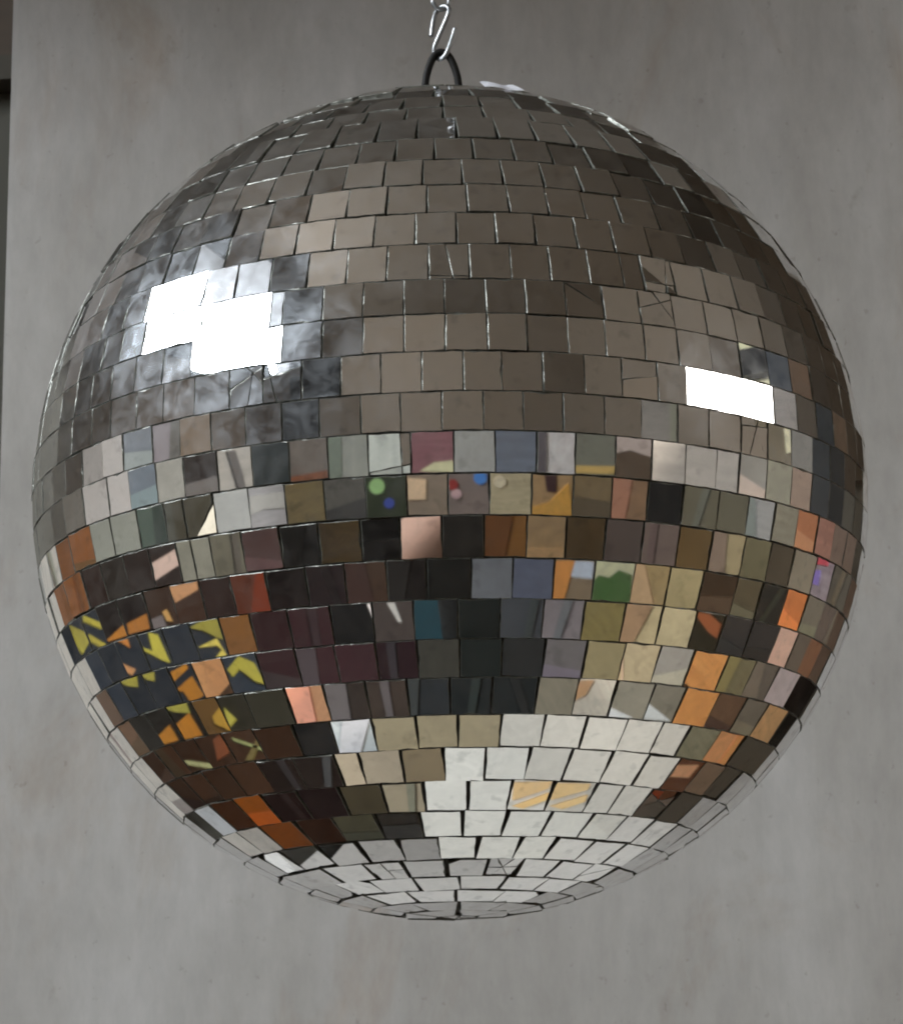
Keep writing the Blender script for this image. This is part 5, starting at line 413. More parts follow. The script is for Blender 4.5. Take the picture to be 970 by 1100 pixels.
["zz3","chevron_rug","charcoal chevron rug mirrored in the tenth tile from left,twenty-fifth row",[0.0244,0.0228,0.0143],[[2,0.001,0.06,[[-2.3204,0.1641],[-1.9945,-0.2118],[-1.6406,0.0478],[-1.898,0.3666]]],[2,0.001,0.0608,[[-1.9707,-0.2364],[-1.5581,-0.604],[-1.2868,-0.2903],[-1.6169,0.0231]]]],[[2,0.06,0.064,[[-1.9655,0.1063],[-1.9294,0.1075],[-1.9317,0.1236]],[0.5049,0.4648,0.0818]]]],
["r17_312","standin_pad","pinkish tan stand-in pad mirrored in the eleventh tile from left,twenty-fifth row",[0.6144,0.3108,0.158],[[2,0.001,0.064,[[-1.5268,-0.6242],[-1.1828,-0.8485],[-0.9781,-0.5028],[-1.2559,-0.3111]]]],[[2,0.064,0.068,[[-1.2006,-0.5154],[-1.1704,-0.5279],[-1.2149,-0.5805],[-1.2538,-0.5644]],[0.88,0.3359,0.1891]]]],
["gd","standin_block","charcoal stand-in block mirrored in the thirteenth tile from left,twenty-fifth row",[0.0404,0.0273,0.0204],[[2,0.001,0.053,[[-1.1685,-0.8676],[-0.7959,-1.0356],[-0.6601,-0.6638],[-0.9626,-0.5199]]],[2,0.001,0.0538,[[-0.769,-1.0441],[-0.4226,-1.1366],[-0.3513,-0.7518],[-0.6333,-0.6725]]]],[[2,0.053,0.057,[[-0.9134,-0.7305],[-0.8835,-0.7394],[-0.916,-0.7969],[-0.9533,-0.7858]],[0.0662,0.0363,0.0262]],[2,0.0538,0.0578,[[-0.5172,-0.8639],[-0.5085,-0.8653],[-0.5299,-0.925],[-0.5417,-0.923]],[0.0513,0.0326,0.0292]]]],
["r17_438","standin_mat","charcoal stand-in mat mirrored in the fourteenth tile from left,twenty-fifth row",[0.0239,0.0262,0.0277],[[2,0.001,0.092,[[-0.3907,-1.1191],[-0.0405,-1.1533],[-0.0354,-0.7716],[-0.3209,-0.7423]]]],[[2,0.092,0.096,[[-0.2061,-0.8884],[-0.1933,-0.8891],[-0.1942,-0.9498],[-0.2165,-0.9484]],[0.0183,0.0217,0.019]]]],
["blk2","standin_pad","charcoal stand-in pad mirrored in the sixteenth tile from left,twenty-fifth row",[0.0149,0.0173,0.0171],[[2,0.001,0.036,[[-0.0166,-1.1858],[0.3391,-1.161],[0.2787,-0.771],[-0.0113,-0.7922]]],[2,0.001,0.0368,[[0.3011,-0.7671],[0.3615,-1.157],[0.7509,-1.0611],[0.6182,-0.6848]]]],[[2,0.036,0.04,[[0.1649,-0.9332],[0.1739,-0.9327],[0.1897,-0.9941],[0.1776,-0.9948]],[0.0167,0.0248,0.0205]],[2,0.0368,0.0408,[[0.499,-0.8801],[0.5089,-0.8786],[0.5051,-0.9427],[0.4919,-0.9448]],[0.0103,0.0113,0.0109]]]],
["r17_576","standin_block","khaki stand-in block mirrored in the seventeenth tile from left,twenty-fifth row",[0.2593,0.2255,0.1627],[[2,0.001,0.05,[[0.6404,-0.6736],[0.7721,-1.0472],[1.1223,-0.8956],[0.9248,-0.5438]]]],[]],
["r17_618","standin_mat","beige stand-in mat mirrored in the eighteenth tile from left,twenty-fifth row",[0.88,0.7257,0.6009],[[2,0.001,0.044,[[0.9506,-0.5332],[1.1488,-0.8862],[1.5017,-0.6651],[1.2358,-0.3441]]]],[[2,0.044,0.048,[[1.1884,-0.665],[1.2103,-0.6589],[1.1887,-0.6435],[1.162,-0.6409]],[0.5606,0.3197,0.1579]]]],
["wt","standin_pad","beige stand-in pad mirrored in the twentieth tile from left,twenty-fifth row",[0.2466,0.226,0.1751],[[2,0.001,0.02,[[1.2754,-0.3252],[1.5447,-0.6504],[1.9233,-0.3285],[1.579,-0.0505]]],[2,0.001,0.0208,[[1.6041,-0.0258],[1.9483,-0.3036],[2.2976,0.0801],[1.8809,0.3001]]]],[[2,0.02,0.024,[[1.5097,-0.3482],[1.5366,-0.3165],[1.4964,-0.3346]],[0.8264,0.8615,0.88]],[2,0.0208,0.0248,[[1.8913,-0.0022],[1.9071,0.0404],[1.8583,0.0088]],[0.8193,0.8718,0.88]]]],
["r17_764","standin_block","khaki stand-in block mirrored in the twenty-second tile from left,twenty-fifth row",[0.2552,0.1527,0.0948],[[2,0.001,0.084,[[2.2169,0.891],[2.719,0.7774],[2.798,1.598],[2.5868,1.598]]]],[[2,0.084,0.088,[[2.5251,1.1504],[2.5867,1.2194],[2.617,1.2238],[2.5802,1.1555]],[0.138,0.0812,0.0601]]]],
["r17_792","standin_board","khaki stand-in board mirrored in the twenty-third tile from left,twenty-fifth row",[0.2093,0.194,0.1601],[[1,1.599,1.512,[[1.7988,0.8326],[2.3857,0.244],[2.798,0.2785],[2.0555,0.9301]]]],[[1,1.512,1.508,[[2.1815,0.6144],[2.1428,0.6635],[2.1666,0.6787],[2.2138,0.632]],[0.2749,0.2572,0.1903]]]],
["r17_815","standin_sheet","khaki stand-in sheet mirrored in the twenty-fourth tile from left,twenty-fifth row",[0.7352,0.4618,0.2314],[[1,1.599,1.558,[[1.3005,1.2936],[1.7996,0.8425],[2.0632,0.9424],[1.4224,1.3943]]]],[]],
["r17_835","standin_panel","khaki stand-in panel mirrored in the twenty-sixth tile from left,twenty-fifth row",[0.0039,0.0029,0.002],[[1,1.599,1.524,[[0.9721,1.5544],[1.2442,1.3284],[1.3639,1.4272],[1.0373,1.6425]]],[1,1.599,1.5232,[[0.7238,1.7499],[0.9536,1.5674],[1.0188,1.6554],[0.7516,1.8263]]],[1,1.599,1.5224,[[0.5033,1.9869],[0.5045,1.9208],[0.7079,1.7615],[0.7357,1.8378]]]],[[1,1.5224,1.5184,[[0.618,1.8454],[0.6088,1.8486],[0.6185,1.8607],[0.6259,1.8549]],[0.0023,0.002,0.002]]]],
["br","standin_board","dark olive stand-in board mirrored in the eighth tile from left,twenty-sixth row",[0.0468,0.0214,0.0104],[[1,1.599,1.52,[[-1.5518,1.0426],[-1.3586,0.9826],[-1.0856,1.2816],[-1.2002,1.3519]]],[1,1.599,1.5192,[[-2.0585,0.5529],[-1.727,0.5373],[-1.3829,0.9564],[-1.576,1.0164]]],[1,1.599,1.5184,[[-2.598,0.002],[-2.2289,0.002],[-1.7619,0.4952],[-2.0932,0.5109]]],[2,0.001,0.1024,[[-2.3157,1.1642],[-1.9827,0.5884],[-1.6692,0.7531],[-1.9368,1.256]]],[2,0.001,0.1032,[[-1.9624,0.558],[-1.6502,0.1386],[-1.3937,0.3537],[-1.6489,0.7227]]],[1,1.599,1.516,[[-1.4304,0.8773],[-1.1964,0.8603],[-0.9726,1.1797],[-1.1161,1.2292]]],[1,1.599,1.5152,[[-1.8637,0.3274],[-1.4778,0.3987],[-1.2163,0.8337],[-1.4502,0.8506]]],[2,0.001,0.1056,[[-2.1053,1.598],[-1.7943,1.0364],[-1.502,1.2087],[-1.7503,1.598]]],[2,0.001,0.1064,[[-1.774,0.995],[-1.4884,0.5254],[-1.2496,0.7476],[-1.4819,1.1671]]]],[[1,1.5184,1.5144,[[-2.1464,0.2051],[-2.1494,0.1474],[-2.138,0.1467],[-2.1392,0.1982]],[0.5904,0.6279,0.3233]],[2,0.1032,0.1072,[[-1.6803,0.4086],[-1.597,0.3818],[-1.5985,0.3867],[-1.6729,0.4101]],[0.3344,0.3703,0.1493]],[2,0.1032,0.1072,[[-1.6339,0.42],[-1.6358,0.3779],[-1.6289,0.3777],[-1.6224,0.4129]],[0.1529,0.1196,0.0377]],[2,0.1024,0.1064,[[-1.9481,0.8257],[-1.9386,0.8051],[-1.9021,0.8188],[-1.9136,0.841]],[0.2469,0.0774,0.0308]],[1,1.52,1.516,[[-1.2677,1.1634],[-1.2806,1.1423],[-1.3045,1.16],[-1.2759,1.17]],[0.069,0.0365,0.0215]],[1,1.5192,1.5152,[[-1.6133,0.7935],[-1.6241,0.7715],[-1.6802,0.8139],[-1.6723,0.8286]],[0.0401,0.0252,0.0122]],[1,1.516,1.512,[[-1.1414,1.0242],[-1.1484,0.9997],[-1.1587,1.0052],[-1.1686,1.0407]],[0.0207,0.0072,0.0034]],[1,1.5152,1.5112,[[-1.4263,0.6484],[-1.4345,0.6094],[-1.4535,0.6161],[-1.4403,0.6544]],[0.0177,0.0078,0.0031]]]],
["br1","standin_pad","dark olive stand-in pad mirrored in the ninth tile from left,twenty-sixth row",[0.0237,0.0089,0.0026],[[2,0.001,0.054,[[-1.6732,0.121],[-1.3223,-0.2308],[-1.1198,0.0316],[-1.4098,0.3422]]]],[]],
["r18_320","standin_block","black stand-in block mirrored in the tenth tile from left,twenty-sixth row",[0.002,0.002,0.002],[[2,0.001,0.08,[[-1.282,-0.2502],[-0.9822,-0.4654],[-0.833,-0.1819],[-1.0824,0.0084]]]],[]],
["r18_359","standin_mat","grey stand-in mat mirrored in the eleventh tile from left,twenty-sixth row",[0.4731,0.5111,0.5111],[[2,0.001,0.064,[[-0.9685,-0.4822],[-0.6536,-0.6354],[-0.5553,-0.3317],[-0.8181,-0.1961]]]],[[2,0.064,0.068,[[-0.7646,-0.4656],[-0.7292,-0.4759],[-0.7273,-0.4251],[-0.7545,-0.4177]],[0.4563,0.4491,0.4563]]]],
["stone","standin_pad","beige stand-in pad mirrored in the thirteenth tile from left,twenty-sixth row",[0.3593,0.2949,0.1837],[[2,0.001,0.028,[[-0.6452,-0.6532],[-0.3139,-0.7435],[-0.2679,-0.4234],[-0.545,-0.3435]]],[2,0.001,0.0288,[[-0.2902,-0.7454],[0.0216,-0.769],[0.0167,-0.4463],[-0.2442,-0.4254]]],[2,0.001,0.0296,[[0.038,-0.444],[0.0429,-0.7666],[0.3665,-0.7293],[0.3088,-0.411]]]],[[2,0.0288,0.0328,[[-0.1076,-0.5804],[-0.1073,-0.5804],[-0.1073,-0.5801]],[0.0353,0.0371,0.0537]]]],
["cloth","table","white covered table below the ball,mirrored across its lower right tiles",[0.6356,0.6075,0.5398],[[2,0.001,0.78,[[-0.0668,0.1838],[-0.0662,-0.0381],[0.0049,-0.2396],[0.2929,-0.3994],[0.3445,-0.3891],[0.529,-0.2975],[0.7381,-0.1837],[0.9268,0.0267],[1.1172,0.2471],[0.9624,0.406],[0.4626,0.7587],[0.4237,0.7749],[0.3806,0.7469],[-0.0135,0.4262],[-0.0603,0.2145]]]],[[2,0.78,0.784,[[0.2841,0.0588],[0.3196,0.0672],[0.3147,0.0728],[0.279,0.075]],[0.678,0.4442,0.2037]],[2,0.78,0.784,[[0.2772,0.0801],[0.315,0.0767],[0.3126,0.0828],[0.2864,0.0848]],[0.7853,0.507,0.2013]],[2,0.78,0.784,[[0.4405,0.1653],[0.4775,0.1811],[0.4727,0.1854],[0.4339,0.1803]],[0.7391,0.5099,0.2391]],[2,0.78,0.784,[[0.4309,0.1857],[0.4712,0.1901],[0.4664,0.1954],[0.4414,0.1929]],[0.88,0.609,0.2774]]]],
["r18_733","standin_mat","khaki stand-in mat mirrored in the twentieth tile from left,twenty-sixth row",[0.2713,0.2644,0.1768],[[2,0.001,0.076,[[1.7291,0.833],[2.0545,0.673],[2.4452,1.3798],[2.0417,1.4491]]]],[]],
["r18_764","standin_sheet","orange stand-in sheet mirrored in the twenty-first tile from left,twenty-sixth row",[0.88,0.4117,0.1637],[[1,1.599,1.52,[[1.6114,0.6912],[2.0917,0.056],[2.6133,0.002],[1.8778,0.7312]]]],[[1,1.52,1.516,[[2.0628,0.3196],[2.0434,0.3589],[2.1176,0.3906],[2.1411,0.347]],[0.88,0.4501,0.2133]]]],
["br2","standin_block","dark olive stand-in block mirrored in the ninth tile from left,twenty-seventh row",[0.0077,0.0034,0.002],[[2,0.001,0.084,[[-1.4861,0.5043],[-1.1843,0.1413],[-0.9964,0.4043],[-1.2444,0.7295]]],[2,0.001,0.0848,[[-1.164,0.1223],[-0.8717,-0.1232],[-0.7346,0.1652],[-0.9762,0.3852]]]],[[2,0.084,0.088,[[-1.1792,0.4086],[-1.1709,0.4032],[-1.2291,0.377],[-1.2407,0.3846]],[0.0076,0.0026,0.002]],[2,0.0848,0.0888,[[-0.9143,0.1497],[-0.9059,0.1457],[-0.927,0.1001],[-0.9386,0.1056]],[0.0063,0.0042,0.002]]]],
["st2","standin_mat","beige stand-in mat mirrored in the eleventh tile from left,twenty-seventh row",[0.3834,0.3182,0.2287],[[2,0.001,0.03,[[-0.8806,-0.1358],[-0.7071,-0.2405],[-0.5956,0.0678],[-0.7395,0.1617]]],[2,0.001,0.0308,[[-0.6917,-0.248],[-0.4033,-0.3638],[-0.341,-0.0435],[-0.5803,0.0602]]]],[]],
["r19_432","standin_pad","khaki stand-in pad mirrored in the twelfth tile from left,twenty-seventh row",[0.2252,0.1697,0.1006],[[2,0.001,0.084,[[-0.3725,-0.3614],[-0.0865,-0.4095],[-0.0743,-0.0935],[-0.3119,-0.0504]]]],[]],
["r19_720","standin_block","dark olive stand-in block mirrored in the nineteenth tile from left,twenty-seventh row",[0.149,0.0613,0.0298],[[2,0.001,0.068,[[1.5034,1.1733],[1.7947,0.9898],[2.1077,1.598],[1.7539,1.598]]]],[[2,0.068,0.072,[[1.7867,1.3296],[1.8431,1.3809],[1.8072,1.3761],[1.7658,1.3357]],[0.88,0.487,0.2723]]]],
["r19_745","standin_board","khaki stand-in board mirrored in the twentieth tile from left,twenty-seventh row",[0.2615,0.1929,0.1377],[[1,1.599,1.508,[[1.2456,0.7854],[1.5116,0.3333],[1.9214,0.2444],[1.4927,0.7957]]]],[]],
["r20_216","standin_sheet","dark olive stand-in sheet mirrored in the third tile from left,twenty-eighth row",[0.002,0.002,0.002],[[1,1.599,1.554,[[-0.9655,1.1841],[-0.8132,1.1611],[-0.6466,1.4262],[-0.7365,1.473]]]],[]],
["r20_228","standin_panel","pale grey stand-in panel mirrored in the fourth tile from left,twenty-eighth row",[0.8185,0.8592,0.88],[[1,1.599,1.52,[[-1.2244,0.7975],[-0.9869,0.8271],[-0.8149,1.1509],[-0.9643,1.1736]]]],[]],
["br3","standin_board","dark olive stand-in board mirrored in the fifth tile from left,twenty-eighth row",[0.0541,0.019,0.0063],[[1,1.599,1.556,[[-1.5871,0.1881],[-1.2062,0.341],[-1.0248,0.7732],[-1.2672,0.7427]]]],[]],
["r20_270","standin_pad","orange stand-in pad mirrored in the sixth tile from left,twenty-eighth row",[0.261,0.0728,0.0088],[[2,0.001,0.08,[[-1.6678,1.598],[-1.3886,1.018],[-1.1652,1.2563],[-1.3923,1.598]]]],[[2,0.08,0.084,[[-1.3734,1.4021],[-1.3243,1.3519],[-1.3571,1.3492],[-1.4128,1.4034]],[0.4421,0.0956,0.0106]]]],
["br4","standin_block","dark olive stand-in block mirrored in the eighth tile from left,twenty-eighth row",[0.008,0.0022,0.002],[[2,0.001,0.024,[[-1.4119,1.0212],[-1.1224,0.5775],[-0.9436,0.8598],[-1.1817,1.2674]]],[2,0.001,0.0248,[[-1.1016,0.5449],[-0.8076,0.2429],[-0.6799,0.55],[-0.9229,0.8271]]]],[[2,0.024,0.028,[[-1.1181,0.9374],[-1.1098,0.9311],[-1.1737,0.9135],[-1.1857,0.9225]],[0.0106,0.0025,0.002]]]],
["r20_370","standin_mat","charcoal stand-in mat mirrored in the ninth tile from left,twenty-eighth row",[0.0526,0.0405,0.0208],[[2,0.001,0.088,[[-0.7616,0.2163],[-0.4885,0.0422],[-0.4119,0.3531],[-0.6382,0.5125]]]],[]],
["r20_414","standin_pad","beige stand-in pad mirrored in the tenth tile from left,twenty-eighth row",[0.4116,0.338,0.2287],[[2,0.001,0.032,[[-0.484,0.0397],[-0.2241,-0.0472],[-0.1896,0.2811],[-0.4051,0.3606]]]],[[2,0.032,0.036,[[-0.3005,0.1767],[-0.2926,0.1754],[-0.298,0.1312],[-0.3093,0.1331]],[0.2289,0.2166,0.1405]]]],
["r20_690","standin_block","brown stand-in block mirrored in the seventeenth tile from left,twenty-eighth row",[0.8734,0.1556,0.0532],[[2,0.001,0.036,[[1.2245,1.3545],[1.4593,1.1151],[1.7486,1.598],[1.4594,1.598]]]],[]],
["r21_292","standin_board","dark brown stand-in board mirrored in the fifth tile from left,twenty-ninth row",[0.2773,0.0827,0.0175],[[1,1.599,1.55,[[-1.4182,0.002],[-0.9836,0.002],[-0.902,0.4763],[-1.19,0.3205]]]],[]],
["r21_327","standin_pad","dark olive stand-in pad mirrored in the sixth tile from left,twenty-ninth row",[0.0281,0.0092,0.0034],[[2,0.001,0.054,[[-1.0678,1.1054],[-0.8019,0.7136],[-0.6783,1.0218],[-0.8996,1.3927]]]],[]],
["r21_365","standin_block","charcoal stand-in block mirrored in the seventh tile from left,twenty-ninth row",[0.0759,0.066,0.037],[[2,0.001,0.02,[[-0.7984,0.709],[-0.521,0.4592],[-0.4415,0.7873],[-0.6726,1.0232]]]],[[2,0.02,0.024,[[-0.6212,0.7621],[-0.5618,0.7367],[-0.57,0.7255],[-0.6349,0.7509]],[0.046,0.0434,0.022]]]],
["r21_409","standin_mat","black stand-in mat mirrored in the eighth tile from left,twenty-ninth row",[0.0141,0.0087,0.005],[[2,0.001,0.049,[[-0.4947,0.4353],[-0.2336,0.3137],[-0.1987,0.6435],[-0.4163,0.7581]]]],[[2,0.049,0.053,[[-0.3564,0.5462],[-0.2998,0.5332],[-0.3058,0.5132],[-0.368,0.5276]],[0.0091,0.0062,0.0029]]]],
["r22_352","standin_pad","grey stand-in pad mirrored in the sixth tile from left,thirtieth row",[0.0077,0.0075,0.0059],[[2,0.001,0.053,[[-0.8858,1.4121],[-0.6297,0.9985],[-0.5246,1.3818],[-0.7348,1.598]]]],[]],
["r22_390","standin_block","khaki stand-in block mirrored in the seventh tile from left,thirtieth row",[0.0048,0.0042,0.0029],[[2,0.001,0.092,[[-0.5996,0.9515],[-0.3581,0.7325],[-0.2987,1.1135],[-0.4967,1.326]]]],[[2,0.092,0.096,[[-0.4353,1.0253],[-0.3984,1.0118],[-0.4401,0.9831],[-0.469,0.9938]],[0.004,0.0031,0.0022]]]],
["r22_431","standin_mat","khaki stand-in mat mirrored in the eighth tile from left,thirtieth row",[0.0091,0.0071,0.0041],[[2,0.001,0.061,[[-0.3487,0.7367],[-0.1164,0.6435],[-0.098,1.0346],[-0.2883,1.1247]]]],[[2,0.061,0.065,[[-0.2094,0.8703],[-0.2015,0.869],[-0.1868,0.8259],[-0.1987,0.828]],[0.0078,0.006,0.0036]]]],
]

# ------------------------------------------------------------------ table, rugs and made-up colour blocks cut to what each mirror tile reflects
random.seed(3)
for iid, kind, label, alb, parts, feats in ITEMS:
    if kind == 'table':
        ax, v0, v1, poly = parts[0]
        cxm = sum(p[0] for p in poly)/len(poly); cym = sum(p[1] for p in poly)/len(poly)
        root = empty('table', (cxm, cym, 0)); tag(root, label, 'table')
        bm = bmesh.new(); prism(bm, 2, v1-.035, v1, poly); top = link('tabletop', bm, simple('white_cloth', alb, .7, 0, .05, 6), root)
        for q in (0, len(poly)//4, len(poly)//2, 3*len(poly)//4):
            x = cxm+(poly[q][0]-cxm)*.8; y = cym+(poly[q][1]-cym)*.8
            bm = bmesh.new(); tube(bm, [(x, y, 0), (x, y, v1-.036)], [.015, .022]); link('leg', bm, simple('dark_wood', (.05, .03, .02), .5), root)
        fr = top
    else:
        bm = bmesh.new()
        for ax, v0, v1, poly in parts: prism(bm, ax, v0, v1, poly)
        top = link(kind, bm, simple('surface_'+kind, alb, .75, 0, random.uniform(.15, .4), random.choice((8, 14, 22, 34)), random.choice(((1, 1, 1), (1, 1, 8), (6, 1, 1)))))
        top.data.materials[0].node_tree.nodes['Principled BSDF'].inputs['Specular IOR Level'].default_value = .12
        tag(top, label, kind.replace('_', ' '), kind.replace('_', ' ')+'s round the shop behind the photographer')
        fr = top
    for ax, v0, v1, poly, c in feats:
        bm = bmesh.new(); prism(bm, ax, v0+.0005*(1 if v1 > v0 else -1), v1, poly)
        link('coloured_patch', bm, simple('patch_colour', c, .5, 0, .1, 12), fr)
# ------------------------------------------------------------------ photographer, mirrored as the dark shape in the middle
def person():
    P = {'pelvis': (0, -1.80, .93), 'waist': (0, -1.80, 1.10), 'chest': (0, -1.78, 1.28), 'neck': (0, -1.75, 1.44), 'head0': (0, -1.72, 1.52), 'head1': (0, -1.70, 1.62), 'head2': (0, -1.70, 1.70)}
    names = list(P); E = [(0, 1), (1, 2), (2, 3), (3, 4), (4, 5), (5, 6)]
    rad = {'pelvis': .15, 'waist': .14, 'chest': .17, 'neck': .055, 'head0': .07, 'head1': .095, 'head2': .07}
    co_ = [P[n] for n in names]; rd = [rad[n] for n in names]
    def chain(start, pts):
        prev = start
        for p, r_ in pts:
            co_.append(p); rd.append(r_); E.append((prev, len(co_)-1)); prev = len(co_)-1
    for s in (-1, 1):
        chain(0, [((s*.10, -1.80, .85), .10), ((s*.12, -1.78, .48), .065), ((s*.12, -1.82, .09), .045), ((s*.13, -1.68, .05), .04)])
        chain(2, [((s*.19, -1.78, 1.38), .065), ((s*.30, -1.72, 1.14), .055), ((s*.225, -1.60, 1.27), .05), ((s*.10, -1.545, 1.42), .036)])
    me = bpy.data.meshes.new('person'); me.from_pydata([Vector(c) for c in co_], E, []); me.update()
    o = bpy.data.objects.new('person', me); COL.objects.link(o)
    sk = o.modifiers.new('skin', 'SKIN'); sk.use_smooth_shade = True
    for v, r_ in zip(me.skin_vertices[0].data, rd): v.radius = (r_, r_*.8)
    me.skin_vertices[0].data[0].use_root = True
    ss = o.modifiers.new('sub', 'SUBSURF'); ss.levels = 2; ss.render_levels = 2
    bpy.context.view_layer.update()
    m2 = bpy.data.meshes.new_from_object(o.evaluated_get(bpy.context.evaluated_depsgraph_get()))
    o.modifiers.clear(); o.data = m2; m2.name = 'person'
    m2.materials.clear()
    m2.materials.append(simple('dark_clothing', (.02, .021, .02), .8, 0, .3, 5)); m2.materials.append(simple('skin', SKINC, .55, 0, .12, 25)); m2.materials.append(simple('dark_hair', (.02, .014, .01), .6, 0, .4, 60))
    for p in m2.polygons:
        p.use_smooth = True; c = p.center
        if c.z > 1.66 or (c.z > 1.5 and c.y < -1.74): p.material_index = 2
        elif c.z > 1.47 or (c.y > -1.69 and c.z > 1.17 and (abs(c.x) < .31 and abs(c.x) > .04)): p.material_index = 1
    tag(o, 'photographer in dark clothes standing before the ball, mirrored in its middle tiles', 'person')
person()
# ------------------------------------------------------------------ the mirror ball
def nrm(lat, lon): return Vector((math.cos(lat)*math.sin(lon), -math.cos(lat)*math.cos(lon), math.sin(lat)))
def tilt(r, i):
    g = random.Random(r*1009+i*7+5); k = .0045 if r > 3 else .006
    return g.gauss(0, k), g.gauss(0, k)
C0 = Vector((0, 0, HB))
ball = empty('mirror_ball', C0)
tag(ball, 'large old mirror ball of square glass tiles hanging in front of a grey wall', 'mirror ball')
bm = bmesh.new(); bmesh.ops.create_uvsphere(bm, u_segments=96, v_segments=64, radius=R-.0022, matrix=Matrix.Translation(C0))
link('core', bm, M_core, ball, True)
bm = bmesh.new(); TL = bm.faces.layers.float_color.new('tint') if hasattr(bm.faces.layers, 'float_color') else None
tints = []           # per face, written to a corner attribute afterwards
BROKEN = BROKENSET
def lerp(a, b, t): return a+(b-a)*t
def poly_tile(C, n, e, u, pts, g, tint, lift=0, jag=.00012):
    """pts: list of (x,y) in metres in the tile plane; makes the glass face, its chipped bevel and its side"""
    ring = []
    m_ = len(pts)
    for k in range(m_):
        a, b = pts[k], pts[(k+1) % m_]
        ln = math.hypot(b[0]-a[0], b[1]-a[1]); q = max(1, int(ln/.0045))
        for j in range(q):
            t = j/q; x = lerp(a[0], b[0], t); y = lerp(a[1], b[1], t)
            if j: x += g.gauss(0, jag); y += g.gauss(0, jag)
            ring.append((x, y))
    cxp = sum(p[0] for p in ring)/len(ring); cyp = sum(p[1] for p in ring)/len(ring)
    top = []; mid = []; bot = []
    for (x, y) in ring:
        dx, dy = cxp-x, cyp-y; l = math.hypot(dx, dy) or 1
        ch = .00022+abs(g.gauss(0, .00013)); 
        if g.random() < .05: ch += g.uniform(.0002, .0007)
        top.append(bm.verts.new(C+e*(x+dx/l*ch)+u*(y+dy/l*ch)+n*lift))
        mid.append(bm.verts.new(C+e*x+u*y+n*(lift-.00025)))
        bot.append(bm.verts.new(C+e*x+u*y+n*(lift-.0019)))
    f = bm.faces.new(top); f.material_index = 0; tints.append((f, tint))
    L = len(ring)
    for A, B in ((top, mid), (mid, bot)):
        for k in range(L):
            q = bm.faces.new((A[k], B[k], B[(k+1) % L], A[(k+1) % L])); q.material_index = 1; tints.append((q, tint))
def cut(poly, p, d):
    """split a convex polygon by the line through p with direction d"""
    A, B = [], []
    for k in range(len(poly)):
        a, b = poly[k], poly[(k+1) % len(poly)]
        sa = d[0]*(a[1]-p[1])-d[1]*(a[0]-p[0]); sb = d[0]*(b[1]-p[1])-d[1]*(b[0]-p[0])
        (A if sa >= 0 else B).append(a)
        if sa*sb < 0:
            t = sa/(sa-sb); q = (lerp(a[0], b[0], t), lerp(a[1], b[1], t)); A.append(q); B.append(q)
    return A, B
def shrink(poly, k):
    cx_ = sum(p[0] for p in poly)/len(poly); cy_ = sum(p[1] for p in poly)/len(poly)
    out = []
    for x, y in poly:
        l = math.hypot(x-cx_, y-cy_) or 1; out.append((x-(x-cx_)/l*k, y-(y-cy_)/l*k))
    return out
